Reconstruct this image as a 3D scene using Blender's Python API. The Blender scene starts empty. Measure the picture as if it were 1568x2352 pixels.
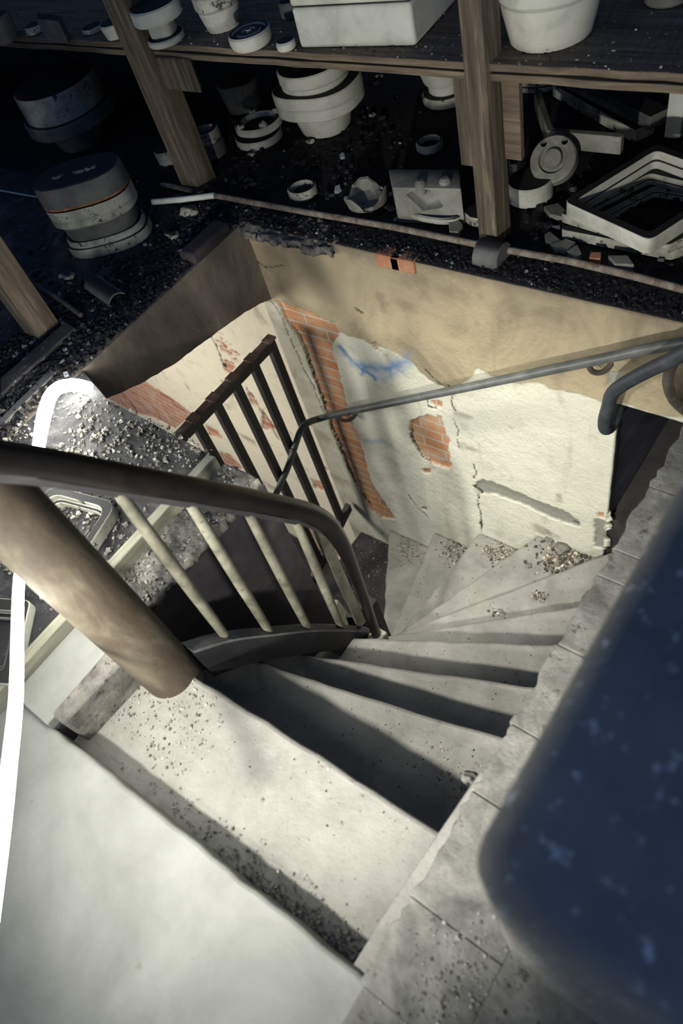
import bpy, bmesh, math, random
import numpy as np
from mathutils import Vector, Matrix
C = bpy.context.scene.collection
random.seed(7); rng = np.random.default_rng(7)

# ------------------------------------------------------------------ camera
F = 1654.08; W, H = 1568, 2352
yaw, pit, rol = (math.radians(a) for a in (-53.3372, 51.2455, -21.4846))
cp, sp = math.cos(pit), math.sin(pit)
fwd = Vector((math.sin(yaw)*cp, math.cos(yaw)*cp, -sp)); rt = Vector((math.cos(yaw), -math.sin(yaw), 0)); up = rt.cross(fwd)
right = rt*math.cos(rol)+up*math.sin(rol); upv = -rt*math.sin(rol)+up*math.cos(rol)
CAM = Vector((0, 0, 1.6))
cd = bpy.data.cameras.new('camera'); cam = bpy.data.objects.new('camera', cd); C.objects.link(cam)
cam.matrix_world = Matrix(((right.x, upv.x, -fwd.x, 0), (right.y, upv.y, -fwd.y, 0), (right.z, upv.z, -fwd.z, 1.6), (0, 0, 0, 1)))
cd.sensor_fit = 'VERTICAL'; cd.sensor_height = 36; cd.lens = 36*F/H; cd.clip_start = .02
cd.dof.use_dof = True; cd.dof.focus_distance = 2.7; cd.dof.aperture_fstop = 2.2
bpy.context.scene.camera = cam

# ------------------------------------------------------------------ world, lights, exposure
sc = bpy.context.scene
sc.view_settings.view_transform = 'Standard'; sc.view_settings.look = 'None'; sc.view_settings.gamma = 1
sc.view_settings.use_curve_mapping = False; sc.view_settings.exposure = 0.0
wd = bpy.data.worlds.new('world'); sc.world = wd; wd.use_nodes = True
wd.node_tree.nodes['Background'].inputs[0].default_value = (.13, .22, .46, 1)
wd.node_tree.nodes['Background'].inputs[1].default_value = .48
def area(name, loc, target, size, power, col):
    l = bpy.data.lights.new(name, 'AREA'); l.energy = power; l.color = col; l.shape = 'RECTANGLE'; l.size = size[0]; l.size_y = size[1]
    o = bpy.data.objects.new(name, l); C.objects.link(o); o.location = loc
    o.rotation_euler = (Vector(target)-Vector(loc)).to_track_quat('-Z', 'Y').to_euler(); return o
# daylight of the window in the lower storey, beyond the iron grille
area('lower_window_light', (-4.2, -.4, -.6), (-3.6, 2.0, -1.6), (.9, .9), 95, (1, .97, .86))
# added low spot beside the parapet, no visible lamp, brightens the stairwell wall
sl = bpy.data.lights.new('added_low_spot', 'SPOT'); sl.energy = 185; sl.color = (1, .975, .90); sl.spot_size = math.radians(88); sl.spot_blend = 1; sl.shadow_soft_size = .05
so = bpy.data.objects.new('added_low_spot', sl); C.objects.link(so); so.location = (-.36, -.60, .64)
so.rotation_euler = (Vector((-1.3, 1.83, -.02))-so.location).to_track_quat('-Z', 'Y').to_euler()
# added unseen spot high above the landing, beam narrowed to the stairs
s2 = bpy.data.lights.new('added_stair_spot', 'SPOT'); s2.energy = 850; s2.color = (1, .975, .90); s2.spot_size = math.radians(35); s2.spot_blend = .8; s2.shadow_soft_size = .09
o2 = bpy.data.objects.new('added_stair_spot', s2); C.objects.link(o2); o2.location = (-.5, -1.5, 2.4)
o2.rotation_euler = (Vector((-.98, 1.05, -.9))-o2.location).to_track_quat('-Z', 'Y').to_euler()
# added spot over the stair turn to lift the lower treads, no lamp hangs there
s3 = bpy.data.lights.new('added_well_spot', 'SPOT'); s3.energy = 680; s3.color = (1, .975, .90); s3.spot_size = math.radians(27); s3.spot_blend = .9; s3.shadow_soft_size = .12
o3 = bpy.data.objects.new('added_well_spot', s3); C.objects.link(o3); o3.location = (-1.0, .95, 2.4)
o3.rotation_euler = (Vector((-1.32, 1.42, -1.8))-o3.location).to_track_quat('-Z', 'Y').to_euler()
TUBE_STRENGTH = 52

# ------------------------------------------------------------------ projection helpers (a pixel of the photo -> point on a real plane)
def ray(px, py): return right*((px-W/2)/F) - upv*((py-H/2)/F) + fwd
def at(px, py, z=0.):
    r = ray(px, py); return CAM + r*((z-1.6)/r.z)
def atX(px, py, X):
    r = ray(px, py); return CAM + r*(X/r.x)
def atY(px, py, Y):
    r = ray(px, py); return CAM + r*(Y/r.y)
def dep(p): return (Vector(p)-CAM).dot(fwd)
def hz(p):
    d = Vector((p[0], p[1], 0)); return d.normalized()
def zat(p, px, py):
    n = hz(p); r = ray(px, py); return (CAM + r*((Vector((p[0], p[1], 0)).dot(n))/r.dot(n))).z

# ------------------------------------------------------------------ materials
def nodes(name):
    m = bpy.data.materials.new(name); m.use_nodes = True
    nt = m.node_tree; return m, nt, nt.nodes, nt.links, nt.nodes['Principled BSDF']
def ramp(N, L, src, stops):
    r = N.new('ShaderNodeValToRGB'); e = r.color_ramp.elements
    while len(e) < len(stops): e.new(.5)
    for i, (p, c) in enumerate(stops): e[i].position = p; e[i].color = (*c, 1)
    L.new(src, r.inputs[0]); return r.outputs[0]
def noise(N, L, vec, scale, detail=6, rough=.6, dist=0):
    n = N.new('ShaderNodeTexNoise'); n.inputs['Scale'].default_value = scale; n.inputs['Detail'].default_value = detail
    n.inputs['Roughness'].default_value = rough; n.inputs['Distortion'].default_value = dist
    L.new(vec, n.inputs['Vector']); return n.outputs['Fac']
def mixc(N, L, fac, a, b):
    m = N.new('ShaderNodeMix'); m.data_type = 'RGBA'
    for s, v in ((m.inputs[0], fac), (m.inputs[6], a), (m.inputs[7], b)):
        if isinstance(v, (int, float)): s.default_value = v
        elif isinstance(v, tuple): s.default_value = (*v, 1)
        else: L.new(v, s)
    return m.outputs[2]
def math_(N, L, op, a, b=0.):
    m = N.new('ShaderNodeMath'); m.operation = op; m.use_clamp = op in ('ADD', 'MULTIPLY')
    for s, v in ((m.inputs[0], a), (m.inputs[1], b)):
        if isinstance(v, (int, float)): s.default_value = v
        else: L.new(v, s)
    return m.outputs[0]
def rough_mat(name, c1, c2, c3=None, scale=4, rough=.85, bump=.3, bscale=60, speck=None, speckc=(.01, .01, .01), dust=None, metal=0, stretch=None, bd=.006):
    m, nt, N, L, B = nodes(name)
    tc = N.new('ShaderNodeTexCoord'); vec = tc.outputs['Object']
    if stretch:
        mp = N.new('ShaderNodeMapping'); mp.inputs['Scale'].default_value = stretch; L.new(vec, mp.inputs[0]); vec = mp.outputs[0]
    n1 = noise(N, L, vec, scale, 8, .65, .4)
    col = ramp(N, L, n1, [(.3, c1), (.52, c2), (.72, c3 or c2)])
    if speck:
        n2 = noise(N, L, vec, speck[0], 4, .7)
        f = ramp(N, L, n2, [(speck[1], (0, 0, 0)), (speck[1]+.06, (1, 1, 1))])
        col = mixc(N, L, f, col, speckc)
    if dust:  # upward faces: dust, darkened further to carry painted shade
        g = N.new('ShaderNodeNewGeometry'); s = N.new('ShaderNodeSeparateXYZ'); L.new(g.outputs['Normal'], s.inputs[0])
        f = ramp(N, L, s.outputs[2], [(.75, (0, 0, 0)), (.95, (1, 1, 1))])
        col = mixc(N, L, f, col, dust)
    L.new(col, B.inputs['Base Color']); B.inputs['Roughness'].default_value = rough; B.inputs['Metallic'].default_value = metal
    b = N.new('ShaderNodeBump'); b.inputs['Strength'].default_value = bump; b.inputs['Distance'].default_value = bd
    L.new(noise(N, L, vec, bscale, 8, .7), b.inputs['Height']); L.new(b.outputs[0], B.inputs['Normal'])
    return m
M = {}
M['step'] = rough_mat('worn_concrete_step', (.14, .137, .12), (.215, .21, .185), (.27, .265, .235), 5, .8, .8, 30, (42, .63), (.08, .07, .055))
M['landing'] = rough_mat('pale_landing', (.15, .153, .137), (.21, .215, .195), (.26, .265, .24), 3, .7, .4, 30, (18, .68), (.15, .14, .11))
M['rim'] = rough_mat('chipped_coping', (.07, .068, .062), (.16, .157, .14), (.26, .255, .22), 11, .85, .9, 40, (25, .60), (.07, .065, .055))
M['block'] = rough_mat('parapet_render', (.16, .155, .14), (.24, .23, .20), (.30, .29, .25), 5, .8, .6, 30, (38, .60), (.7, .7, .66), dust=None)
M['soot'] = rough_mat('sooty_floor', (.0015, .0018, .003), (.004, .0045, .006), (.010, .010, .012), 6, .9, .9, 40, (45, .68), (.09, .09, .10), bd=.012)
M['sootslab'] = rough_mat('dusty_slab', (.012, .012, .015), (.03, .03, .032), (.09, .09, .09), 8, .9, 1, 40, (40, .62), (.2, .2, .19), bd=.012)
M['dark'] = rough_mat('dark_masonry', (.012, .011, .011), (.03, .026, .025), (.06, .05, .045), 4, .95, .6, 30)  # near-black colour stands in for the unlit depths of storeroom and doorway
M['spandrel'] = rough_mat('dark_brick', (.01, .009, .012), (.024, .02, .024), (.05, .04, .04), 6, .9, .8, 25)  # near-black tone, for the inner wall and the lowest treads
M['band'] = rough_mat('brown_render', (.05, .042, .036), (.12, .10, .08), (.20, .17, .125), 6, .9, .5, 70, (50, .68), (.35, .32, .25), stretch=(1, 1, .5))
M['rubble'] = rough_mat('mortar_rubble', (.06, .055, .045), (.18, .17, .15), (.30, .285, .25), 14, .95, 1, 40, (40, .6), (.05, .045, .04), bd=.012)
M['wood'] = rough_mat('weathered_wood', (.035, .026, .018), (.10, .078, .05), (.24, .20, .14), 6, .8, .6, 60, stretch=(8, 8, .6))
M['boardw'] = rough_mat('plank_wood', (.06, .045, .03), (.15, .115, .075), (.26, .21, .14), 6, .85, .6, 60, (60, .68), (.4, .38, .3), stretch=(.6, 8, 8))
M['pale_wood'] = rough_mat('pale_timber', (.16, .16, .12), (.26, .255, .19), (.36, .35, .27), 7, .8, .4, 50, stretch=(8, .8, 8))
M['newel'] = rough_mat('newel_paint', (.022, .014, .009), (.055, .042, .026), (.13, .115, .08), 9, .75, .35, 30, stretch=(1, 1, .35))
M['rail'] = rough_mat('dark_handrail', (.003, .003, .0035), (.007, .006, .006), (.014, .010, .008), 5, .27, .12, 30)
M['rail'].node_tree.nodes['Principled BSDF'].inputs['Specular IOR Level'].default_value = .3
M['bal'] = rough_mat('baluster_paint', (.05, .048, .035), (.14, .135, .10), (.24, .235, .18), 8, .5, .4, 60, (40, .62), (.06, .04, .03))
M['string'] = rough_mat('dark_string', (.005, .005, .006), (.012, .011, .013), (.03, .027, .028), 8, .7, .4, 50)
M['flat'] = rough_mat('dusty_flat_bar', (.04, .04, .045), (.09, .09, .09), (.14, .14, .14), 8, .7, .4, 50)
M['pipe'] = rough_mat('painted_pipe', (.045, .05, .047), (.09, .095, .09), (.14, .145, .14), 10, .4, .15, 80)
M['pipedark'] = rough_mat('rusty_dark_pipe', (.035, .027, .022), (.07, .058, .05), (.13, .12, .11), 10, .5, .3, 80)
M['pipeblue'] = rough_mat('dark_blue_pipe', (.012, .016, .02), (.028, .034, .042), (.06, .065, .07), 10, .5, .3, 80)
M['rust'] = rough_mat('rusty_rod', (.07, .04, .025), (.20, .165, .13), (.32, .29, .24), 30, .9, .6, 90)
M['iron'] = rough_mat('black_iron', (.010, .009, .009), (.018, .015, .015), (.04, .03, .028), 8, .5, .3, 70)
M['irontop'] = rough_mat('rusty_dusty_iron', (.12, .05, .03), (.22, .14, .10), (.42, .38, .30), 12, .85, .4, 70)
DUST_SHADE = (.014, .012, .011)  # dust on mould tops, with the shade of low light in the colour
M['mould'] = rough_mat('plaster_mould', (.28, .28, .235), (.45, .45, .385), (.54, .54, .47), 7, .8, .25, 60, (24, .68), (.07, .08, .06), dust=DUST_SHADE)
M['mould2'] = rough_mat('dirty_plaster_mould', (.14, .14, .115), (.34, .34, .28), (.50, .50, .43), 9, .85, .5, 50, (20, .58), (.045, .05, .04), dust=(.010, .010, .011))
M['mouldd'] = rough_mat('dark_plaster_mould', (.04, .042, .045), (.10, .10, .095), (.17, .17, .15), 6, .9, .4, 50, dust=(.01, .01, .012))  # darker plaster tone for the far and inner moulds
M['clay'] = rough_mat('grey_clay', (.10, .10, .085), (.21, .205, .175), (.30, .30, .26), 8, .55, .5, 50, (30, .66), (.6, .6, .55))
M['rustband'] = rough_mat('rust_band', (.06, .03, .015), (.30, .12, .04), (.25, .22, .17), 18, .9, .5, 60)
M['brickm'] = rough_mat('red_brick', (.25, .10, .055), (.42, .19, .10), (.5, .27, .16), 12, .9, .6, 60)
M['greyrender'] = rough_mat('blue_grey_reveal', (.05, .045, .055), (.085, .08, .09), (.15, .15, .16), 4, .6, .2, 40, stretch=(1, .3, 2))
M['white'] = rough_mat('white_plastic', (.45, .47, .42), (.6, .62, .55), (.66, .66, .6), 8, .5, .1, 60)
def chip_mat(name, stops):
    m, nt, N, L, B = nodes(name); g = N.new('ShaderNodeNewGeometry')
    L.new(ramp(N, L, g.outputs['Random Per Island'], stops), B.inputs['Base Color']); B.inputs['Roughness'].default_value = .85; return m
M['chipdark'] = chip_mat('dark_chips', [(0, (.002, .002, .003)), (.84, (.006, .006, .008)), (.95, (.04, .045, .055)), (1, (.28, .30, .34))])
M['chippale'] = chip_mat('pale_chips', [(0, (.05, .045, .035)), (.4, (.14, .13, .11)), (1, (.34, .33, .29))])
M['chipbrown'] = chip_mat('brown_chips', [(0, (.02, .016, .012)), (.5, (.08, .065, .045)), (.85, (.25, .22, .16)), (1, (.6, .57, .48))])
m, nt, N, L, B = nodes('glowing_tube')
B.inputs['Emission Color'].default_value = (1, .985, .90, 1); B.inputs['Emission Strength'].default_value = TUBE_STRENGTH; B.inputs['Base Color'].default_value = (.8, .8, .8, 1)
M['glow'] = m

def wall_mat(name, upper, lower, brick=((.36, .15, .065), (.50, .24, .12)), mortar=(.45, .40, .31), vx=(1, 0)):
    """plaster whose brick, patch, paint and crack masks are vertex attributes of the wall mesh"""
    m, nt, N, L, B = nodes(name)
    def A(n):
        a = N.new('ShaderNodeAttribute'); a.attribute_name = n; return a.outputs['Fac']
    tc = N.new('ShaderNodeNewGeometry'); pos = tc.outputs['Position']
    n1 = noise(N, L, pos, 2.6, 9, .65, .6); n2 = noise(N, L, pos, 7, 8, .7, .5); n3 = noise(N, L, pos, 60, 5, .7)
    cu = ramp(N, L, n1, [(.32, tuple(c*.55 for c in upper)), (.5, upper), (.7, tuple(min(1, c*1.25) for c in upper))])
    cl = ramp(N, L, n2, [(.28, tuple(c*.68 for c in lower)), (.42, lower), (.7, tuple(min(.8, c*1.08) for c in lower))])
    col = mixc(N, L, A('upper'), cl, cu)
    col = mixc(N, L, ramp(N, L, n3, [(.66, (0, 0, 0)), (.74, (.55, .55, .55))]), col, (.20, .17, .12))
    mp = N.new('ShaderNodeMapping'); mp.inputs['Scale'].default_value = (1, 1, 2.2); mp.inputs['Rotation'].default_value = (0, .5, 0); L.new(pos, mp.inputs[0])
    n4 = noise(N, L, mp.outputs[0], 16, 12, .8, 1.5)
    col = mixc(N, L, ramp(N, L, n4, [(.60, (0, 0, 0)), (.68, (.6, .6, .6))]), col, (.24, .205, .14))
    col = mixc(N, L, A('stain_shade'), col, mixc(N, L, n2, (.10, .075, .05), (.30, .25, .17)))
    col = mixc(N, L, A('grey'), col, mixc(N, L, n2, (.20, .20, .16), (.30, .30, .25)))
    col = mixc(N, L, math_(N, L, 'MULTIPLY', A('blue'), math_(N, L, 'ADD', n2, .35)), col, (.03, .16, .40))
    # bricks
    s = N.new('ShaderNodeSeparateXYZ'); L.new(pos, s.inputs[0]); cb = N.new('ShaderNodeCombineXYZ')
    L.new(s.outputs[0], cb.inputs[0]); L.new(s.outputs[2], cb.inputs[1])
    bt = N.new('ShaderNodeTexBrick'); L.new(cb.outputs[0], bt.inputs['Vector'])
    bt.inputs['Scale'].default_value = 1; bt.inputs['Brick Width'].default_value = .23; bt.inputs['Row Height'].default_value = .066
    bt.inputs['Mortar Size'].default_value = .006; bt.inputs['Mortar Smooth'].default_value = .3
    bt.inputs['Color1'].default_value = (*brick[0], 1); bt.inputs['Color2'].default_value = (*brick[1], 1); bt.inputs['Mortar'].default_value = (*mortar, 1)
    bc = mixc(N, L, ramp(N, L, n2, [(.45, (0, 0, 0)), (.75, (.8, .8, .8))]), bt.outputs['Color'], mortar)
    col = mixc(N, L, A('brick'), col, bc)
    col = mixc(N, L, A('crack'), col, (.035, .028, .022))
    L.new(col, B.inputs['Base Color']); B.inputs['Roughness'].default_value = .88
    b = N.new('ShaderNodeBump'); b.inputs['Strength'].default_value = .9; b.inputs['Distance'].default_value = .008
    h = math_(N, L, 'ADD', math_(N, L, 'MULTIPLY', n3, .5), math_(N, L, 'MULTIPLY', bt.outputs['Fac'], math_(N, L, 'MULTIPLY', A('brick'), -1.)))
    L.new(noise(N, L, pos, 45, 8, .7), b.inputs['Height']); L.new(b.outputs[0], B.inputs['Normal'])
    return m
M['wall'] = wall_mat('stairwell_plaster', (.37, .31, .195), (.60, .59, .48), ((.40, .16, .06), (.50, .23, .10)))
M['wall2'] = wall_mat('lower_plaster', (.6, .52, .38), (.62, .56, .43), ((.30, .10, .06), (.42, .17, .09)), (.5, .42, .33))

# ------------------------------------------------------------------ mesh helpers
class MB:
    def __init__(s): s.v = []; s.f = []
    def add(s, v, f):
        o = len(s.v); s.v += [tuple(a) for a in v]; s.f += [tuple(i+o for i in q) for q in f]; return s
    def box(s, a, b):
        x0, y0, z0 = a; x1, y1, z1 = b
        return s.add([(x0, y0, z0), (x1, y0, z0), (x1, y1, z0), (x0, y1, z0), (x0, y0, z1), (x1, y0, z1), (x1, y1, z1), (x0, y1, z1)],
                     [(3, 2, 1, 0), (4, 5, 6, 7), (0, 1, 5, 4), (1, 2, 6, 5), (2, 3, 7, 6), (3, 0, 4, 7)])
    def prism(s, pts, z0, z1):
        A = sum(pts[i][0]*pts[(i+1) % len(pts)][1]-pts[(i+1) % len(pts)][0]*pts[i][1] for i in range(len(pts)))
        if A < 0: pts = pts[::-1]
        n = len(pts); z0s = z0 if hasattr(z0, '__len__') else [z0]*n; z1s = z1 if hasattr(z1, '__len__') else [z1]*n
        v = [(p[0], p[1], z) for p, z in zip(pts, z0s)]+[(p[0], p[1], z) for p, z in zip(pts, z1s)]
        return s.add(v, [tuple(range(n-1, -1, -1)), tuple(range(n, 2*n))]+[(i, (i+1) % n, n+(i+1) % n, n+i) for i in range(n)])
    def lathe(s, prof, seg=48, sx=1, sy=1, e=2, c=(0, 0, 0), rot=0, mat=None):
        v = []; f = []; n = len(prof)
        for (r, z) in prof:
            for k in range(seg):
                t = 2*math.pi*k/seg; q = (abs(math.cos(t))**e+abs(math.sin(t))**e)**(-1/e)
                x, y = r*q*math.cos(t)*sx, r*q*math.sin(t)*sy
                v.append((c[0]+x*math.cos(rot)-y*math.sin(rot), c[1]+x*math.sin(rot)+y*math.cos(rot), c[2]+z))
        for i in range(n-1):
            for k in range(seg): f.append((i*seg+k, i*seg+(k+1) % seg, (i+1)*seg+(k+1) % seg, (i+1)*seg+k))
        return s.add(v, f)
    def tube(s, path, r, seg=12, caps=True, sx=1, sy=1):
        P = [Vector(p) for p in path]; rr = r if hasattr(r, '__len__') else [r]*len(P)
        v = []; f = []; t0 = (P[1]-P[0]).normalized(); ref = Vector((0, 0, 1)) if abs(t0.z) < .9 else Vector((0, 1, 0))
        a = t0.cross(ref).normalized()
        for i, p in enumerate(P):
            t = ((P[min(i+1, len(P)-1)]-P[max(i-1, 0)])).normalized()
            a = (a-t*a.dot(t)).normalized(); b = t.cross(a)
            for k in range(seg):
                q = 2*math.pi*k/seg; v.append(p+a*math.cos(q)*rr[i]*sx+b*math.sin(q)*rr[i]*sy)
        for i in range(len(P)-1):
            for k in range(seg): f.append((i*seg+k, i*seg+(k+1) % seg, (i+1)*seg+(k+1) % seg, (i+1)*seg+k))
        if caps: f.append(tuple(range(seg-1, -1, -1))); f.append(tuple((len(P)-1)*seg+k for k in range(seg)))
        return s.add(v, f)
    def rock(s, size, seed, c=(0, 0, 0), sub=2, j=.25):
        bm = bmesh.new(); bmesh.ops.create_icosphere(bm, subdivisions=sub, radius=1); r = random.Random(seed)
        ax = [Vector((r.uniform(-1, 1), r.uniform(-1, 1), r.uniform(-1, 1))).normalized() for _ in range(7)]; dd = [r.uniform(.55, .9) for _ in ax]
        for vv in bm.verts:
            for a, d in zip(ax, dd):
                k = vv.co.dot(a)
                if k > d: vv.co -= a*(k-d)
            vv.co *= 1+r.uniform(-j, j)*.2
        bm.verts.ensure_lookup_table()
        v = [(c[0]+q.co.x*size[0], c[1]+q.co.y*size[1], c[2]+q.co.z*size[2]) for q in bm.verts]; f = [tuple(a.index for a in q.verts) for q in bm.faces]; bm.free()
        return s.add(v, f)
    def build(s, name, mat, parent=None, loc=(0, 0, 0), rot=(0, 0, 0), bevel=0, smooth=35, bseg=2, weld=True):
        me = bpy.data.meshes.new(name); me.from_pydata(s.v, [], s.f)
        if weld:
            bm = bmesh.new(); bm.from_mesh(me); bmesh.ops.remove_doubles(bm, verts=bm.verts, dist=1e-5)
            bmesh.ops.recalc_face_normals(bm, faces=bm.faces); bm.to_mesh(me); bm.free()
        if smooth:
            me.shade_smooth(); me.set_sharp_from_angle(angle=math.radians(smooth))
        o = bpy.data.objects.new(name, me); C.objects.link(o); o.location = loc; o.rotation_euler = rot
        if mat: me.materials.append(mat if not isinstance(mat, str) else M[mat])
        if parent: o.parent = parent
        if bevel:
            b = o.modifiers.new('bevel', 'BEVEL'); b.width = bevel; b.segments = bseg; b.limit_method = 'ANGLE'; b.angle_limit = math.radians(40); b.harden_normals = False
        return o
def tag(o, label, cat, group=None, kind=None):
    o['label'] = label; o['category'] = cat
    if group: o['group'] = group
    if kind: o['kind'] = kind
    return o
def empty(name, loc, label, cat, group=None, rot=(0, 0, 0)):
    o = bpy.data.objects.new(name, None); o.empty_display_size = .05; C.objects.link(o); o.location = loc; o.rotation_euler = rot
    return tag(o, label, cat, group)
def struct(name, mb, mat, label=None, **k):
    o = mb.build(name, mat, **k); o['kind'] = 'structure'; o['label'] = label or name.replace('_', ' '); o['category'] = name.split('_')[0]; return o
def cut(o, mb, rot=(0, 0, 0), loc=(0, 0, 0)):
    """carve a real hollow into a mesh"""
    c = mb.build('cutter', None, loc=loc, rot=rot, smooth=0)
    b = o.modifiers.new('cut', 'BOOLEAN'); b.object = c; b.solver = 'EXACT'; b.operation = 'DIFFERENCE'
    dg = bpy.context.evaluated_depsgraph_get(); me = bpy.data.meshes.new_from_object(o.evaluated_get(dg))
    o.modifiers.clear(); old = o.data; o.data = me; me.name = o.name; bpy.data.meshes.remove(old)
    cm = c.data; bpy.data.objects.remove(c); bpy.data.meshes.remove(cm)
    me.shade_smooth(); me.set_sharp_from_angle(angle=math.radians(35)); return o
def local(pts, c): return [tuple(Vector(p)-Vector(c)) for p in pts]
def smooth_path(P, n=6):
    P = [Vector(p) for p in P]; out = []
    for i in range(len(P)-1):
        a, b, c, d = P[max(i-1, 0)], P[i], P[i+1], P[min(i+2, len(P)-1)]
        for k in range(n):
            t = k/n; out.append(.5*((2*b)+(c-a)*t+(2*a-5*b+4*c-d)*t*t+(3*b-a-3*c+d)*t**3))
    out.append(P[-1]); return out

# value noise for mesh detail
_tab = rng.random((64, 64))
def vn(x, y, s=1.):
    x = np.asarray(x)*s+100; y = np.asarray(y)*s+100; xi = np.floor(x).astype(int); yi = np.floor(y).astype(int); fx = x-xi; fy = y-yi
    fx = fx*fx*(3-2*fx); fy = fy*fy*(3-2*fy); g = lambda a, b: _tab[a % 64, b % 64]
    return (g(xi, yi)*(1-fx)*(1-fy)+g(xi+1, yi)*fx*(1-fy)+g(xi, yi+1)*(1-fx)*fy+g(xi+1, yi+1)*fx*fy)*2-1
def fbm(x, y, s, o=4): return sum(vn(x, y, s*2**i)/2**i for i in range(o))/1.9
def inpoly(x, y, P):
    r = np.zeros(x.shape, bool); n = len(P)
    for i in range(n):
        x0, y0 = P[i]; x1, y1 = P[(i+1) % n]
        if y0 == y1: continue
        r ^= ((y0 > y) != (y1 > y)) & (x < (x1-x0)*(y-y0)/(y1-y0)+x0)
    return r
def pdist(x, y, P):
    d = np.full(x.shape, 9.)
    for (x0, y0), (x1, y1) in zip(P, P[1:]):
        l = (x1-x0)**2+(y1-y0)**2+1e-12; t = np.clip(((x-x0)*(x1-x0)+(y-y0)*(y1-y0))/l, 0, 1)
        d = np.minimum(d, np.hypot(x-x0-t*(x1-x0), y-y0-t*(y1-y0)))
    return d

# ------------------------------------------------------------------ the back wall of the stairwell (relief mesh with real recesses)
YW = 1.83
def grid_wall(name, xs, zs, yfun, masks, mat, keep=None, thick=.25):
    X, Z = np.meshgrid(xs, zs); wx = X+fbm(X, Z, 26)*.012+fbm(X, Z, 90, 2)*.004; wz = Z+fbm(X+7, Z, 26)*.012+fbm(X, Z+3, 90, 2)*.004
    at_ = {}; D = fbm(X, Z, 3)*.006+fbm(X, Z, 25)*.0015
    for key, items in masks.items():
        a = np.zeros(X.shape)
        for it in items:
            if it[0] == 'poly': a = np.maximum(a, inpoly(wx, wz, it[1])*1.)
            elif it[0] == 'line': a = np.maximum(a, (pdist(wx, wz, it[1]) < it[2]*(1+.7*fbm(X, Z, 40)))*1.)
            elif it[0] == 'soft': a = np.maximum(a, np.clip(1-pdist(wx, wz, it[1])/it[2], 0, 1)**1.2*it[3]*(1+.6*fbm(X, Z, 14)))
            elif it[0] == 'fun': a = np.maximum(a, it[1](wx, wz, X, Z))
        at_[key] = np.clip(a, 0, 1)
    D = D-.014*at_['brick']-.010*at_['grey']-.008*at_['crack']+.003*at_['upper']
    V = np.stack([X, yfun(X)-D, Z], -1).reshape(-1, 3); nz, nx = X.shape; idx = np.arange(nz*nx).reshape(nz, nx)
    q = np.stack([idx[:-1, :-1], idx[:-1, 1:], idx[1:, 1:], idx[1:, :-1]], -1).reshape(-1, 4)
    if keep is not None:
        k = keep(X, Z); kq = k[:-1, :-1] & k[:-1, 1:] & k[1:, 1:] & k[1:, :-1]; q = q[kq.reshape(-1)]
    me = bpy.data.meshes.new(name); me.from_pydata(V.tolist(), [], q.tolist()); me.shade_smooth()
    for kname, a in at_.items():
        t = me.attributes.new(kname, 'FLOAT', 'POINT'); t.data.foreach_set('value', a.reshape(-1).astype(np.float32))
    o = bpy.data.objects.new(name, me); C.objects.link(o); me.materials.append(M[mat])
    o['kind'] = 'structure'
    sd = o.modifiers.new('thickness', 'SOLIDIFY'); sd.thickness = thick; sd.offset = -1; sd.use_even_offset = False
    return o
def W2(pts): return [(p.x, p.z) for p in (atY(x, y, YW) for x, y in pts)]
col_brick = [(632, 690), (700, 715), (772, 742), (777, 772), (758, 790), (780, 860), (800, 945), (832, 1025), (852, 1110), (880, 1150), (906, 1192), (872, 1190), (845, 1165), (815, 1110), (790, 1050), (760, 980), (735, 905), (700, 810), (682, 770), (655, 735)]
patch = [(939, 985), (943, 968), (962, 957), (985, 955), (1008, 962), (1018, 972), (1022, 995), (1030, 1010), (1033, 1060), (1034, 1078), (1012, 1074), (985, 1063), (965, 1045), (955, 1030), (946, 1010)]
groove = [(1089, 1118), (1093, 1108), (1108, 1104), (1145, 1112), (1180, 1128), (1240, 1152), (1290, 1172), (1330, 1196), (1326, 1209), (1290, 1200), (1250, 1183), (1190, 1155), (1140, 1138), (1102, 1134)]
def upperf(wx, wz, X, Z):
    P = W2([(640, 700), (700, 730), (760, 760), (850, 790), (905, 808), (960, 845), (1000, 880), (1040, 900), (1100, 850), (1160, 870), (1250, 885), (1330, 897), (1400, 925), (1430, 928), (1568, 960), (1700, 990)])
    P = sorted(P); px, pz = zip(*P); lim = np.interp(X, px, pz)+fbm(X, Z, 12)*.03
    return np.clip((Z-lim)/.008+.5, 0, 1)
def stain_shadef(wx, wz, X, Z):
    a = np.clip((-1.98-X)/.25, 0, 1)*.75*(.7+.6*fbm(X, Z, 5))*np.clip((-Z-.1)/.5, .3, 1)  # brown shade at the lower left, put into the wall colour
    b = np.clip((.06+Z+.05*fbm(X, Z, 12))/.05, 0, 1)*.9
    c = np.clip((-1.75-X)/.3, 0, 1)*np.clip((Z+.35)/.2, 0, 1)*.5*np.clip(.5+1.5*fbm(X*3, Z, 4), 0, 1)
    d = np.clip(fbm(X, Z, 9)-.38, 0, 1)*2.0*np.clip((Z+1.9)/.5, 0, 1)
    e = np.clip(fbm(X*5, Z*.6, 5)-.45, 0, 1)*1.2
    return np.maximum.reduce([a, b*.8, c, d, e])
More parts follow.
